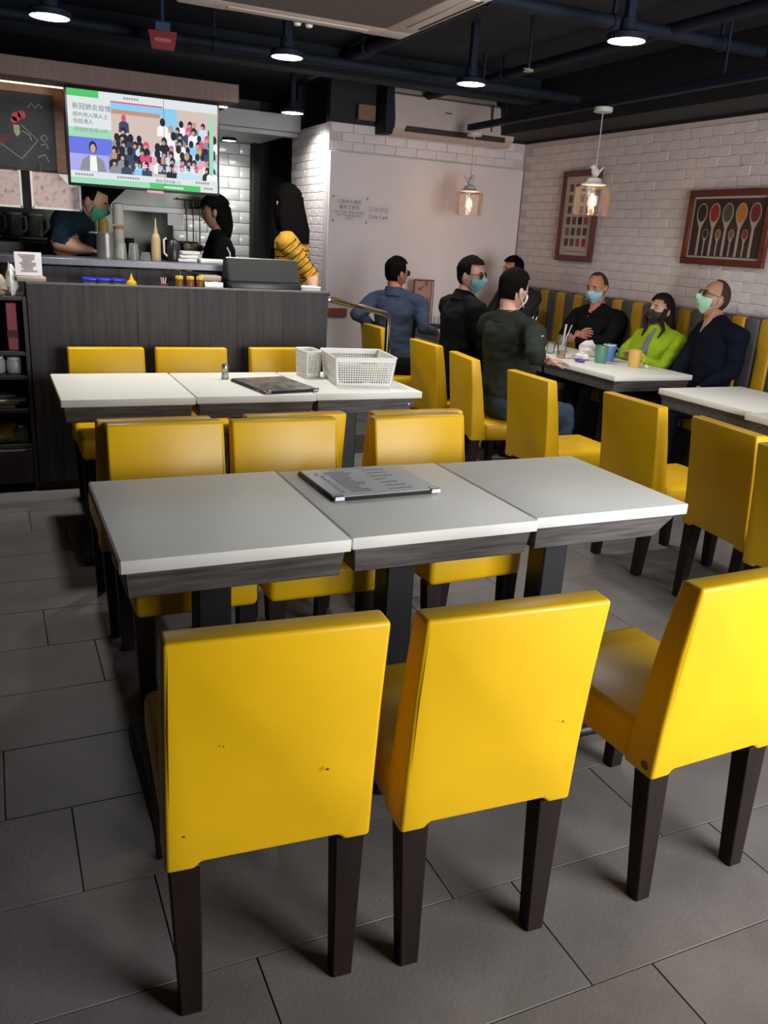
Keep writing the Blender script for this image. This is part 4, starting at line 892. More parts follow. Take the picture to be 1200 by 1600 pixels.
for i, x in enumerate((1.40, 1.45, 1.50)):
    t = thing('hanging_ladle', ['steel ladle hanging at the stove end of the rail', 'steel ladle hanging between two others on the rail', 'steel ladle hanging at the rail end beside the cap woman'][i], 'ladle', (x, 6.85, 1.38), 0, 'ladles hanging in the kitchen')
    bm = BM(); tube(bm, [(0, 0, .03), (0, 0, .34)], .005, 6); part('handle', bm, 'steel', t)
    bm = BM(); ell(bm, (0, 0, 0), (.035, .03, .03), 12, 8); part('bowl', bm, 'beige', t)
bm = BM(); tube(bm, [(1.32, 6.85, 1.725), (1.62, 6.85, 1.725)], .006, 6); tube(bm, [(1.34, 6.85, 1.725), (1.34, 7.0, 1.76)], .004, 6); tube(bm, [(1.60, 6.85, 1.725), (1.60, 7.0, 1.76)], .004, 6); solo('utensil_rail', bm, 'steel', 'thin steel rail with hanging ladles', 'rail')
for i, (x, z, h_, m) in enumerate(((.70, 1.36, .34, 'olive'), (.78, 1.36, .28, 'lemon'), (.60, 1.36, .26, 'glass_clear'))):
    t = thing('tall_bottle', ['tall olive green bottle behind the paper cups', 'tall amber oil bottle behind the paper cups', 'tall clear bottle behind the cook'][i], 'bottle', (x-.02, 6.64, z), 0, 'bottles on the prep counter')
    bm = BM(); lathe(bm, [(.035, 0), (.037, .01), (.037, h_*.6), (.014, h_*.78), (.013, h_)], n=16); part('body', bm, m, t)
    bm = BM(); lathe(bm, [(.015, h_), (.015, h_+.02)], n=12); part('cap', bm, 'white_plastic', t)
bm = BM(); box(bm, (-.02, 7.0, .75), (1.28, .5, 1.22), .004, 1); solo('prep_counter', bm, 'steel_dull', 'steel prep counter along the kitchen splash wall', 'counter')
bm = BM(); box(bm, (.66, 6.64, 1.25), (.30, .2, .22), .004, 1); box(bm, (.66, 6.64, .64), (.28, .18, 1.0)); solo('prep_box', bm, 'steel_dull', 'steel box carrying tall bottles in the kitchen', 'box')

# ================================================================== PEOPLE
def sph(bm, c, r): ell(bm, c, (r, r, r), 14, 10)
def limb(bm, pts, rad):
    pts = [Vector(p) for p in pts]; q, rr_ = [], []
    for i in range(len(pts)-1):
        for k in range(4):
            f = k/4; q.append(pts[i].lerp(pts[i+1], f)); rr_.append(rad[i]*(1-f)+rad[i+1]*f)
    q.append(pts[-1]); rr_.append(rad[-1])
    tube(bm, q, rr_, 14)
    for p, r_ in zip(pts, rad): sph(bm, p, r_*.995)
def head_point(d, s, female):
    """d unit direction in head space (x right, y front, z up) -> point on the skull"""
    x, y, z = d
    px, py, pz = x*.077, y*.098, z*.120
    if z < 0:
        k = -z; px *= 1-.30*k*k; py *= 1-.10*k
        if y > 0: py += .012*k*(1-abs(x))
        else: py += .045*k*k
    if y > 0:
        py *= .95
        ex = abs(px)
        py += .024*math.exp(-(px/.011)**2-((pz+.016)/.022)**2)                 # nose
        py += .010*math.exp(-(px/.009)**2-((pz-.012)/.022)**2)                 # bridge
        py -= .010*math.exp(-((ex-.032)/.016)**2-((pz-.014)/.012)**2)          # sockets
        py += .006*math.exp(-((ex-.030)/.024)**2-((pz-.034)/.010)**2)          # brow
        py += .006*math.exp(-(px/.022)**2-((pz+.062)/.008)**2)                 # mouth
        py += .006*math.exp(-(px/.02)**2-((pz+.100)/.014)**2)                  # chin
    return Vector((px, py, pz))*s
def sphere_grid(nu=44, nv=32):
    for j in range(nv+1):
        th = math.pi*j/nv
        yield [(math.sin(th)*math.cos(2*math.pi*i/nu), math.sin(th)*math.sin(2*math.pi*i/nu), math.cos(th)) for i in range(nu)]
def head_mesh(bm, M, s, fn=None, keep=None, mi=0):
    rows = list(sphere_grid()); vr = []
    for row in rows: vr.append([bm.verts.new(M @ (fn(d) if fn else head_point(d, s, False))) for d in row])
    nu = len(rows[0]); fs = []
    for j in range(len(rows)-1):
        for i in range(nu):
            i2 = (i+1) % nu
            if keep:
                d = rows[j][i]; e = rows[j+1][i2]
                if not keep(Vector(((d[0]+e[0])/2, (d[1]+e[1])/2, (d[2]+e[2])/2)).normalized()): continue
            f = bm.faces.new((vr[j][i], vr[j+1][i], vr[j+1][i2], vr[j][i2])); f.material_index = mi; fs.append(f)
    bmesh.ops.delete(bm, geom=[v for row in vr for v in row if not v.link_faces], context='VERTS')
    return fs
def hand(bm, wrist, d, nrm, side, mi, curl=.5, s=1.0):
    """d: along the hand, nrm: palm normal (fingers curl towards it), side: thumb side vector sign"""
    d = Vector(d).normalized(); nrm = Vector(nrm); nrm = (nrm-d*nrm.dot(d)).normalized(); lat = d.cross(nrm)*side
    w = Vector(wrist); n0 = len(bm.faces)
    loft(bm, [(w-d*.015, lat, nrm, .026*s, .019*s), (w+d*.02*s, lat, nrm, .033*s, .018*s), (w+d*.055*s, lat, nrm, .041*s, .016*s), (w+d*.088*s, lat, nrm, .040*s, .013*s)], 12)
    for i, (o_, L_) in enumerate(((.031, .070), (.0105, .080), (-.0105, .074), (-.031, .058))):
        p = w+d*(.080 - .004*abs(i-1.2))*s+lat*o_*s; q = [p]; a = 0
        dirv = (d+lat*o_*1.6).normalized()
        for k, f in enumerate((.45, .32, .23)):
            a += curl*(.55 if k == 0 else .8); v = dirv*math.cos(a)+nrm*math.sin(a); p = p+v*L_*f*s; q.append(p)
        tube(bm, q, [.0092*s, .0086*s, .0078*s, .0055*s], 8); sph(bm, q[0], .0092*s)
        sph(bm, q[-1], .0055*s)
    q = [w+d*.022*s+lat*.026*s]; v = (d*.55+lat*.75+nrm*.35).normalized(); q.append(q[0]+v*.038*s); v = (d*.85+lat*.25+nrm*.45).normalized(); q.append(q[1]+v*.030*s); q.append(q[2]+v*.020*s)
    tube(bm, q, [.0125*s, .0105*s, .0092*s, .0062*s], 8); sph(bm, q[-1], .0062*s)
    bm.faces.ensure_lookup_table()
    for i in range(n0, len(bm.faces)): bm.faces[i].material_index = mi
def person(label, base, az, head, head_az, head_pitch, chest, shoulders, arms, seated=True, skin='skin', top='cloth_black', legs='trousers', hair='short', hair_mat='hair', mask=None, glasses=False, collar=None, sleeve=1.0, build=1.0, hs=1.0, head_roll=0, pelvis=None, zf=0.0, shoulder_w=.185, extra_top=None, kneefwd=.40, hair_pred=None, torso_mat_fn=None, curl=.5, hdirs=None, neckline=.012, fixchest=False, hair_len=1.0):
    """everything in world coordinates; arms = [(elbow, wrist), (elbow, wrist)] for right and left"""
    f = Vector((math.cos(R(az)), math.sin(R(az)), 0)); r = Vector((f.y, -f.x, 0)); U = Vector((0, 0, 1))
    B = Vector((base[0], base[1], 0))
    Wd = lambda x, y, z: B+r*x+f*y+U*z
    zs = .56 if seated else .93+zf
    P = Vector(pelvis) if pelvis else Wd(0, 0, zs)
    chest = Vector(chest); head = Vector(head); chest.z = chest.z if fixchest else head.z-.298*hs
    sh_az = shoulders if shoulders is not None else az
    sf = Vector((math.cos(R(sh_az)), math.sin(R(sh_az)), 0)); sr = Vector((sf.y, -sf.x, 0))
    hf = Vector((math.cos(R(head_az))*math.cos(R(head_pitch)), math.sin(R(head_az))*math.cos(R(head_pitch)), math.sin(R(head_pitch))))
    hr = Vector((hf.y, -hf.x, 0)).normalized(); hu = hr.cross(hf)
    if head_roll:
        q = Matrix.Rotation(R(head_roll), 3, hf); hr = q @ hr; hu = q @ hu
    HM = Matrix(((hr.x, hf.x, hu.x, head.x), (hr.y, hf.y, hu.y, head.y), (hr.z, hf.z, hu.z, head.z), (0, 0, 0, 1)))
    k = build
    neck_top = head - hu*.07*hs - hf*.022*hs
    spine = (neck_top-chest); NB = chest + Vector((spine.x*.55, spine.y*.55, 0)) ; NB.z = chest.z+.155
    bm = BM()
    def tor(t_):   # quadratic from pelvis over chest to neck base
        return P.lerp(chest, min(1, t_*1.6)) if t_ < .625 else chest.lerp(NB, (t_-.625)/.375)
    prof = [(-.10, .10, .09), (-.03, .155, .118), (.10, .165, .122), (.28, .150, .112), (.45, .158, .118), (.625, .172, .124), (.74, .172, .118), (.84, .158, .100), (.93, .105, .080), (1.0, .068, .066)]
    rings = []
    for t_, a, b in prof:
        c = P+(P-chest)*(-t_) * .0 + Vector((0, 0, t_*.9)) if t_ < 0 else tor(t_)
        u = r.lerp(sr, max(0, min(1, t_*1.3))).normalized(); v = f.lerp(sf, max(0, min(1, t_*1.3))).normalized()
        rings.append((c, u, v, a*k, b*k))
    loft(bm, rings, 20)
    limb(bm, [NB-U*.05, neck_top.lerp(NB, .5), neck_top], [.062*k, .055, .053])
    SH = [chest+sr*(shoulder_w*k*s_)+U*.075 for s_ in (1, -1)]
    limb(bm, [SH[0], SH[0].lerp(NB-U*.02, .55), NB-U*.02, SH[1].lerp(NB-U*.02, .55), SH[1]], [.064*k, .060*k, .070*k, .060*k, .064*k])
    segs = []
    for s_, (e, w_) in zip((1, -1), arms):
        S_ = SH[0] if s_ == 1 else SH[1]; e, w_ = Vector(e), Vector(w_)
        limb(bm, [S_, S_.lerp(e, .5), e, e.lerp(w_, .45), w_], [.064*k, .056*k, .046*k, .041*k, .029])
        segs.append((S_, e, w_))
    for s_ in (1, -1):
        if seated:
            hip = P+r*(.088*s_)-U*.01; kn = Wd(.125*s_, kneefwd, .515) + (P-Wd(0, 0, zs))*.0; an = kn+f*.01-U*(kn.z-.09)
        else:
            hip = P+r*(.088*s_)-U*.02; kn = hip+f*.02-U*.40; kn.z = zf+.49; an = Vector((kn.x, kn.y, zf+.09))-f*.03
        limb(bm, [hip, hip.lerp(kn, .5), kn, kn.lerp(an, .35), an], [.088*k, .078*k, .058*k, .055*k, .040])
        toe = an+f*.15; toe.z = an.z-.045
        limb(bm, [an-U*.03-f*.03, an-U*.035+f*.05, toe], [.042, .042, .034])
        segs.append((hip, kn, an))
    me0 = bpy.data.meshes.new('tmp'); bmesh.ops.recalc_face_normals(bm, faces=bm.faces); bm.to_mesh(me0); bm.free()
    ob = bpy.data.objects.new('tmp', me0)
    m1 = ob.modifiers.new('r', 'REMESH'); m1.mode = 'VOXEL'; m1.voxel_size = .0115
    m2 = ob.modifiers.new('s', 'SMOOTH'); m2.factor = .5; m2.iterations = 7
    me1 = evaluated_mesh(ob)
    mats = [skin, top, legs, 'shoe', 'eye_white', 'eye_dark', 'hair' if hair_mat == 'hair' else hair_mat, 'lips', extra_top or top]
    import numpy as np
    npoly = len(me1.polygons); cen = np.empty(npoly*3, 'f'); me1.polygons.foreach_get('center', cen); cen = cen.reshape(-1, 3)
    def dseg(a, b):
        a = np.array(a); ab = np.array(b)-a; t_ = np.clip((cen-a) @ ab/max(ab @ ab, 1e-9), 0, 1); return np.linalg.norm(cen-(a+t_[:, None]*ab), axis=1), t_
    best = np.full(npoly, 9.0); idx = np.ones(npoly, int)
    def take(score, which):
        nonlocal best, idx
        m_ = score < best; idx = np.where(m_, which, idx); best = np.where(m_, score, best)
    d, t_ = dseg(P, chest); take(d-.13*k, np.where(t_ > .12, 1, 2)); d, t_ = dseg(chest, NB); take(d-.10*k, 1)
    for S_, e, w_ in segs[:2]:
        d, t_ = dseg(S_, e); take(d-.055*k, np.where(t_ < sleeve*2, 1, 0)); d, t_ = dseg(e, w_); take(d-.04*k, np.where(t_ < sleeve*2-1.06, 1, 0))
    for h_, kn, an in segs[2:]:
        d, t_ = dseg(h_, kn); take(d-.075, 2); d, t_ = dseg(kn, an); take(d-.05, np.where(t_ < .97, 2, 3))
    ax = np.array((neck_top-NB).normalized()); d, t_ = dseg(NB-(neck_top-NB)*.3, neck_top)
    idx = np.where((d < .072) & ((cen-np.array(NB)) @ ax > neckline), 0, idx)
    rel = cen-np.array(NB); fr_ = rel @ np.array(sf); la_ = np.abs(rel @ np.array(sr))
    if collar: idx = np.where((fr_ > .03) & (rel[:, 2] > -.085+la_*2.2) & (la_ < .05) & (idx == 1), 0, idx)
    idx = np.where(cen[:, 2] < (.10+(zf if not seated else 0)), 3, idx)
    if torso_mat_fn:
        for i in np.nonzero(idx == 1)[0]:
            if torso_mat_fn(Vector(cen[i]), B, r, f): idx[i] = 8
    for m_ in range(9): me1.materials.append(None)
    me1.polygons.foreach_set('material_index', idx.astype('i'))
    cloth = set()
    for pl in me1.polygons:
        if idx[pl.index] in (1, 2, 8): cloth.update(pl.vertices)
    offs = [(v.index, v.normal*(.011*noise.noise(Vector((v.co.x*7, v.co.y*7, v.co.z*11)))+.007*noise.noise(Vector((v.co.x*15, v.co.y*15, v.co.z*26))))) for v in me1.vertices if v.index in cloth]
    for i, q in offs: me1.vertices[i].co += q
    bm = BM(); bm.from_mesh(me1)
    head_mesh(bm, HM, hs, None, None, 0)
    n0 = len(bm.faces)
    for sx in (-1, 1):                                                       # ears, eyes, brows
        v = ell(bm, (0, 0, 0), (.010*hs, .020*hs, .032*hs), 12, 8)
        bmesh.ops.transform(bm, matrix=HM @ Matrix.Translation((sx*.079*hs, -.006*hs, -.004*hs)) @ Matrix.Rotation(R(18*sx), 4, 'Z'), verts=v)
    bm.faces.ensure_lookup_table()
    for i in range(n0, len(bm.faces)): bm.faces[i].material_index = 0
    def addm(verts_fn, mi):
        n_ = len(bm.faces); verts_fn(); bm.faces.ensure_lookup_table()
        for i in range(n_, len(bm.faces)): bm.faces[i].material_index = mi
    for sx in (-1, 1):
        addm(lambda: bmesh.ops.transform(bm, matrix=HM, verts=ell(bm, (sx*.031*hs, .080*hs, .013*hs), (.0115*hs, .010*hs, .0055*hs), 10, 8)), 4)
        addm(lambda: bmesh.ops.transform(bm, matrix=HM, verts=ell(bm, (sx*.031*hs, .0875*hs, .013*hs), (.0055*hs, .004*hs, .0055*hs), 10, 8)), 5)
        addm(lambda: bmesh.ops.transform(bm, matrix=HM, verts=ell(bm, (sx*.031*hs, .088*hs, .033*hs), (.018*hs, .008*hs, .0038*hs), 10, 6)), 6)
    addm(lambda: bmesh.ops.transform(bm, matrix=HM, verts=ell(bm, (0, .094*hs, -.064*hs), (.020*hs, .006*hs, .006*hs), 10, 6)), 7)
    for i, (S_, e, w_) in enumerate(segs[:2]):
        dv = (w_-e).normalized(); nr = f*.3-U if hdirs is None else Vector(hdirs[i][1])
        if hdirs is not None: dv = Vector(hdirs[i][0])
        hand(bm, w_, dv, nr, 1 if i == 0 else -1, 0, curl, .95)
    root_M = Matrix.Translation(B) @ Matrix.Rotation(R(az-90), 4, 'Z'); inv = root_M.inverted()
    bmesh.ops.transform(bm, matrix=inv, verts=bm.verts)
    body = part('person', bm, mats, angle=80); body.location = B; body.rotation_euler = (0, 0, R(az-90)); tag(body, label, 'person')
    def child(name, b, m, lab=None, angle=60):
        bmesh.ops.transform(b, matrix=inv, verts=b.verts); return part(name, b, m, body, lab, angle)
    # ---- hair
    if hair != 'none':
        pred = hair_pred
        if pred is None:
            if hair == 'long': pred = lambda d: d.z > -.25 and (d.y < .45 or d.z > .62) if d.y < .2 or d.z > .5 else False
            else: pred = lambda d: (d.z > .60 and d.y > .25) or (d.y <= .25 and d.z > -.05 and not (d.y > -.05 and d.z < .12)) or (d.y < -.35 and d.z > -.48)
        th = .007 if hair == 'thin' else .022
        def fn(d):
            p = head_point(d, hs, False); n_ = Vector((p.x/.077**2, p.y/.098**2, p.z/.12**2)).normalized()
            q = max(0, min(1, (d[2]+.05)/.6)); q = q*q*(3-2*q); return p+n_*((.005+(th-.005)*q)+(.005*q*noise.noise(Vector(d)*6) if hair != 'thin' else .001))*hs
        b = BM(); fs = head_mesh(b, HM, hs, fn, pred)
        bmesh.ops.recalc_face_normals(b, faces=b.faces)
        bmesh.ops.solidify(b, geom=list(b.faces), thickness=.006)
        child('hair', b, hair_mat)
        if hair == 'long':
            b = BM(); bk = -hf
            hb = Vector((bk.x, bk.y, 0)).normalized()
            c0 = head+hu*.03-hf*.035; c1 = head-U*.06+hb*.060; c2 = head-U*.18*hair_len+hb*.085; c3 = head-U*.30*hair_len+hb*.085
            loft(b, [(c0, hr, -hf, .080*hs, .085*hs), (c1, hr, hb, .098*hs, .066*hs), (c2, hr, hb, .105*hs, .045*hs), (c3, hr, hb, .09*hs, .030*hs), (c3-U*.03, hr, hb, .05*hs, .012*hs)], 16)
            for v in b.verts: v.co += Vector((noise.noise(v.co*18), noise.noise(v.co*18+Vector((5, 0, 0))), noise.noise(v.co*22)))*.013
            child('long_hair', b, hair_mat)
    # ---- face mask
    if mask:
        def fm(d):
            p = head_point(d, hs, False); n_ = Vector((d[0]*.8, d[1]*1.2, d[2]*.3)).normalized()
            return p+n_*(.007+.010*math.exp(-(p.z+.045)**2/.0012))*hs
        b = BM(); head_mesh(b, HM, hs, fm, lambda d: d.y > .36 and -.97 < d.z < (.04-.20*abs(d.x)))
        bmesh.ops.recalc_face_normals(b, faces=b.faces); bmesh.ops.solidify(b, geom=list(b.faces), thickness=.002)
        mk = child('face_mask', b, mask)
        for sx in (-1, 1):
            b = BM()
            for pz, qz in ((-.012, .012), (-.085, -.025)):
                pts = [HM @ Vector((sx*x*hs, y*hs, z*hs)) for x, y, z in ((.064, .058, pz), (.079, .02, (pz+qz)/2), (.088, -.012, qz))]; tube(b, pts, .0020, 5)
            bmesh.ops.transform(b, matrix=inv, verts=b.verts); part('ear_loop', b, mask if mask != 'mask_blue' else 'mask_white', mk)
    if glasses:
        b = BM()
        for sx in (-1, 1):
            q = [HM @ Vector(((sx*.033+.025*math.copysign(abs(math.cos(a))**.6, math.cos(a)))*hs, (.104-.010*abs(math.cos(a)))*hs, (.011+.018*math.copysign(abs(math.sin(a))**.6, math.sin(a)))*hs)) for a in [2*math.pi*i/16 for i in range(17)]]
            tube(b, q, .0022, 6, False)
            tube(b, [HM @ Vector((sx*x*hs, y*hs, z*hs)) for x, y, z in ((.058, .094, .018), (.081, .04, .016), (.086, -.01, .012))], .0024, 6)
        tube(b, [HM @ Vector((x*hs, .108*hs, .016*hs)) for x in (-.01, 0, .01)], .002, 6)
        gl = child('eyeglasses', b, 'black_plastic')
        for sx in (-1, 1):
            b = BM(); ell(b, (0, 0, 0), (.023*hs, .001, .016*hs), 14, 6); bmesh.ops.transform(b, matrix=HM @ Matrix.Translation((sx*.033*hs, .100*hs, .011*hs)), verts=b.verts)
            bmesh.ops.transform(b, matrix=inv, verts=b.verts); part('lens', b, 'lens', gl)
    if collar:
        b = BM(); ax = (neck_top-NB).normalized(); u = sr; v = ax.cross(u).normalized()
        n_ = 24; lo, hi = [], []
        for i in range(n_):
            a = 2*math.pi*i/n_; fr = max(0, v.dot(sf)*math.sin(a)) if v.dot(sf) > 0 else max(0, -math.sin(a))
            dv = u*math.cos(a)+v*math.sin(a)
            lo.append(b.verts.new(NB-ax*(.030+.07*fr*fr)+dv*(.090+.024*fr*fr)*k)); hi.append(b.verts.new(NB+ax*(.042-.120*fr*fr)+dv*(.070+.036*fr*fr)))
        bridge(b, lo, hi); bmesh.ops.recalc_face_normals(b, faces=b.faces); bmesh.ops.solidify(b, geom=list(b.faces), thickness=.006); child('collar', b, collar)
    return body, child, HM, dict(NB=NB, SH=SH, P=P, sf=sf, sr=sr, chest=chest, U=U, r=r, f=f, B=B)

# 1 man in blue grey shirt on the chair by the handrail
person('man in blue grey shirt with glasses, sitting turned to the white wall', (3.03, 6.40), 35, (3.02, 6.46, 1.265), 12, -3, (3.02, 6.42, .90), 48,
       [((3.15, 6.17, .86), (3.36, 6.33, .81)), ((2.70, 6.50, .935), (2.93, 6.63, .82))], skin='skin_ruddy', top='cloth_blue', collar='cloth_blue', glasses=True, build=1.10, sleeve=1.0)
# 2 man in black jacket, glasses, blue mask
b2_, child, HM, inf = person('man in black jacket with glasses and teal face mask on yellow chair', (3.02, 5.33), 0, (3.085, 5.36, 1.315), -52, -4, (3.04, 5.36, .945), 0,
       [((3.10, 5.08, .80), (3.42, 5.14, .80)), ((3.16, 5.63, .82), (3.44, 5.46, .80))], skin='skin', top='cloth_black', collar='cloth_black', glasses=True, mask='mask_teal', build=1.14, hs=1.0)
# 3 man in dark green jacket, back to us, arm over the next chair
b3_, child, HM, inf = person('man in dark green jacket leaning his arm over the next yellow chair', (2.97, 4.62), -8, (3.00, 4.66, 1.262), 8, -10, (2.98, 4.62, .895), 12,
       [((2.83, 4.08, .935), (2.96, 4.24, .912)), ((3.18, 4.90, .82), (3.42, 4.78, .80))], skin='skin', top='cloth_green', collar='cloth_green', mask='mask_white', legs='denim', build=1.16, hs=1.03, hdirs=[((.75, .5, -.12), (0, 0, -1)), ((1, -.3, 0), (0, 0, -1))], curl=.35)
p = inf['SH'][0].lerp(Vector((2.83, 4.08, .935)), .42)+Vector((-.30, -.80, .50)).normalized()*.071
b = BM(); tube(b, [p+Vector((-.030, .012, -.004)), p, p+Vector((.030, -.004, .010))], .0035, 6); child('sleeve_mark', b, 'white_thread')
# 4 man in the corner of the booth
person('man in dark jacket at the far corner of the striped booth', (4.46, 6.86), 185, (4.44, 6.94, 1.315), 178, -4, (4.49, 6.88, .95), 190,
       [((4.36, 7.18, .84), (4.12, 7.06, .80)), ((4.34, 6.60, .84), (4.12, 6.72, .80))], skin='skin_ruddy', top='cloth_charcoal', build=1.12, hair_mat='hair', kneefwd=.30)
# 5 man in black shirt with crossed arms
b5_, child, HM, inf = person('man in black shirt with blue face mask and crossed arms on the booth', (4.60, 5.83), 190, (4.62, 5.90, 1.240), 200, -12, (4.63, 5.84, .90), 195,
       [((4.50, 6.12, .83), (4.42, 5.80, .87)), ((4.50, 5.54, .83), (4.40, 5.84, .825))], kneefwd=.32, skin='skin_ruddy', top='cloth_black', collar='cloth_black', mask='mask_blue', hair='thin', hair_mat='hair_thin', build=1.14, hs=1.04, sleeve=.98,
       hair_pred=lambda d: (d.z > .86 and d.y < .4) or (d.y <= .10 and d.z > .02 and not (d.y > -.12 and d.z < .25)) or (d.y < -.35 and d.z > -.4), hdirs=[((.0, -1, .12), (.7, 0, -.3)), ((0, 1, .1), (.7, 0, -.3))], curl=.3)
b = BM(); ell(b, inf['NB']+inf['sf']*.105-inf['U']*.075, (.006, .006, .006), 8, 6); child('button', b, 'ceramic')
# 6 woman with lime shawl
b6_, child, HM, inf = person('woman in lime green shawl with black face mask and long hair', (4.60, 5.07), 185, (4.62, 5.11, 1.130), 183, 8, (4.63, 5.07, .80), 190,
       [((4.48, 5.32, .76), (4.40, 5.12, .80)), ((4.47, 4.83, .74), (4.40, 5.02, .80))], kneefwd=.32, skin='skin', top='cloth_lime', extra_top='cloth_grey', mask='mask_black', hair='long', hair_mat='hair_brown', build=.98, hs=.96, pelvis=(4.60, 5.07, .52), head_roll=-4)
sf, sr, U_ = inf['sf'], inf['sr'], inf['U']; NB = inf['NB']
b = BM(); rings = []
for dz, a, bb, fw_ in ((.03, .070, .070, 0), (-.015, .105, .088, .0), (-.06, .190, .115, .004), (-.12, .215, .135, .01), (-.20, .222, .150, .018), (-.29, .225, .158, .022)):
    rings.append((NB+U_*dz+sf*fw_, sr, sf, a, bb))
loft(b, rings, 28, cap=False)
for v in b.verts: v.co += (sf*noise.noise(v.co*9)+sr*noise.noise(v.co*9+Vector((7, 0, 0))))*.014
bmesh.ops.recalc_face_normals(b, faces=b.faces); bmesh.ops.solidify(b, geom=list(b.faces), thickness=.008); child('shawl', b, 'cloth_lime', 'bright lime green shawl')
b = BM(); pr = [NB+sf*.07-sr*.02, NB+sf*.125-sr*.015-U_*.07, NB+sf*.16-sr*.01-U_*.18]; tube(b, pr, [.012, .02, .03], 10); child('inner_scarf', b, 'cloth_grey', 'grey scarf end')
b = BM()
for o_ in (-.07, .055):
    tube(b, [HM @ Vector((o_*1.25, .03, .02)), HM @ Vector((o_*1.35, .045, -.08)), NB+sf*.075+sr*o_*1.35+U_*.0, NB+sf*.12+sr*o_*1.2-U_*.06], [.016, .020, .013, .004], 8)
child('front_hair', b, 'hair_brown')
# 7 man in navy jacket
b7_, child, HM, inf = person('man in navy jacket with glasses and pale green face mask on the booth', (4.60, 4.52), 168, (4.63, 4.60, 1.262), 160, 14, (4.65, 4.50, .90), 165,
       [((4.52, 4.70, .80), (4.36, 4.60, .66)), ((4.60, 4.29, .80), (4.38, 4.36, .66))], kneefwd=.32, skin='skin_tan', top='cloth_navy', collar='cloth_navy', mask='mask_green', glasses=True, hair='thin', hair_mat='hair_thin', build=1.20, hs=1.04,
       hair_pred=lambda d: (d.z > .93 and d.y < .2) or (d.y <= .02 and d.z > .02 and not (d.y > -.16 and d.z < .22)) or (d.y < -.35 and d.z > -.45))
b = BM(); ell(b, inf['NB']+inf['sf']*.115-inf['U']*.11, (.007, .007, .007), 8, 6); child('button', b, 'ceramic')
# 8 cook behind the ledge
person('cook in dark teal T-shirt with green face mask behind the serving ledge', (.50, 6.16), -15, (.635, 6.08, 1.650), -22, -26, (.505, 6.13, 1.445), -20,
       [((.405, 5.95, 1.385), (.60, 5.935, 1.345)), ((.66, 6.34, 1.32), (.86, 6.22, 1.31))], seated=False, zf=.14, skin='skin_tan', top='cloth_teal', mask='mask_jade', build=1.12, sleeve=.49, hs=1.0, pelvis=(.42, 6.18, 1.02), neckline=.03, fixchest=True)
# 9 woman in black cap, facing the stove
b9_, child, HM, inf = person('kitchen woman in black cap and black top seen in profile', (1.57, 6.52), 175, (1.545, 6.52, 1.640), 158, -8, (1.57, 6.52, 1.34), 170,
       [((1.50, 6.72, 1.16), (1.32, 6.68, 1.20)), ((1.50, 6.30, 1.16), (1.32, 6.36, 1.22))], seated=False, zf=.14, skin='skin_tan', top='cloth_black', legs='cloth_black', hair='long', hair_len=.55, build=.98, hs=.98)  # darker skin tone puts the shade of her backlit face into the colour
b = BM(); head_mesh(b, HM, 1, lambda d: head_point(d, .98, False)*1.0+Vector((d[0]*.026, d[1]*.028, d[2]*.022)), lambda d: d.z > .36)
bmesh.ops.recalc_face_normals(b, faces=b.faces); bmesh.ops.solidify(b, geom=list(b.faces), thickness=.006)
q = [(.07*math.cos(a), .085+.085*math.sin(a)) for a in [math.pi*i/12 for i in range(13)]]
v0 = prism(b, q, 2, .044, .050); bmesh.ops.transform(b, matrix=HM, verts=v0); child('cap', b, 'cloth_black', 'black peaked cap')
b = BM(); p0 = inf['SH'][1]+inf['U']*.06; tube(b, [p0, p0-inf['f']*.06-inf['r']*.05-inf['U']*.12, p0-inf['f']*.05-inf['r']*.07-inf['U']*.34], .007, 6); child('bag_strap', b, 'white_thread', 'pale patterned strap')
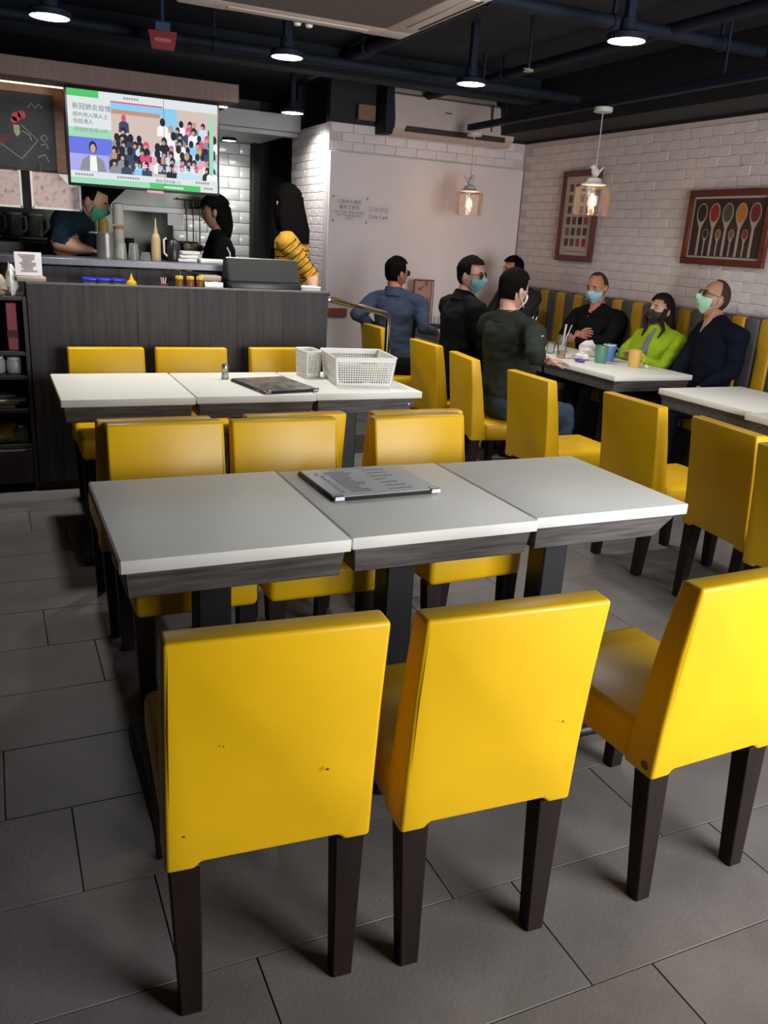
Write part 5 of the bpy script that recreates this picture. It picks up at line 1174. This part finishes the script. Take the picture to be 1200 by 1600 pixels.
# 10 cashier in yellow striped shirt and black apron
b10_, child, HM, inf = person('cashier in yellow striped shirt and black apron beside the cash register', (1.89, 5.80), 158, (1.865, 5.79, 1.705), 104, -6, (1.895, 5.80, 1.375), 150,
       [((1.86, 6.06, 1.22), (1.74, 6.04, 1.10)), ((2.00, 5.63, 1.245), (1.955, 5.48, 1.175))], seated=False, zf=.14, skin='skin', top='cloth_yellow', legs='cloth_black', hair='long', hair_mat='hair', build=1.04, hs=1.04, sleeve=.50, shoulder_w=.16,
       hair_len=.72, extra_top='cloth_black', torso_mat_fn=lambda p, B, r, f: (p-B).dot(f) > .095 and abs((p-B).dot(r)) < .11 and p.z < 1.46, curl=.3)
b = BM()
for z in [1.16+.043*i for i in range(9)]:
    pass
S_, e_, w_ = inf['SH'][1], Vector((2.00, 5.63, 1.245)), Vector((1.955, 5.48, 1.175))
d = (e_-S_).normalized(); u = d.orthogonal().normalized(); v = d.cross(u)
for i in range(7):
    f_ = .08+.14*i; c = S_.lerp(e_, f_); rad = (.068-.012*f_)*1.04
    tube(b, [c+(u*math.cos(a)+v*math.sin(a))*rad for a in [2*math.pi*j/16 for j in range(17)]], .0028, 5, False)
child('sleeve_stripes', b, 'cloth_black')
b = BM()
for i in range(6):
    z = 1.24+.045*i; c = Vector((1.893, 5.80, z)); sr, sf = inf['sr'], inf['sf']
    kx, ky = (.166, .126)
    tube(b, [c+sr*math.cos(a)*kx*1.04+sf*math.sin(a)*ky*1.04 for a in [math.pi*(.62+1.1*j/18) for j in range(19)]], .003, 5)
child('shirt_stripes', b, 'cloth_black')
b = BM(); N_ = inf['NB']
for o_ in (-.07, .07): tube(b, [inf['chest']+sf*.13+sr*o_-U_*.02, N_+sf*.085+sr*o_*1.15-U_*.03, N_+sr*o_*1.2+U_*.02, N_-sf*.07+sr*o_*1.1-U_*.06], .011, 6)
child('apron_strap', b, 'cloth_black')
b = BM(); loft(b, [(HM @ Vector((0, -.02, .05)), HM.to_3x3() @ Vector((1, 0, 0)), HM.to_3x3() @ Vector((0, 1, 0)), .088, .10), (HM @ Vector((0, -.01, -.05)), HM.to_3x3() @ Vector((1, 0, 0)), HM.to_3x3() @ Vector((0, 1, 0)), .108, .10), (HM @ Vector((0.02, -.03, -.16)), HM.to_3x3() @ Vector((1, 0, 0)), HM.to_3x3() @ Vector((0, 1, 0)), .118, .095), (HM @ Vector((0.05, -.05, -.25)), HM.to_3x3() @ Vector((1, 0, 0)), HM.to_3x3() @ Vector((0, 1, 0)), .07, .06)], 20)
for v in b.verts: v.co += Vector((noise.noise(v.co*16), noise.noise(v.co*16+Vector((5, 0, 0))), 0))*.014
child('loose_hair', b, 'hair')
bpy.data.scenes.remove(TMP)
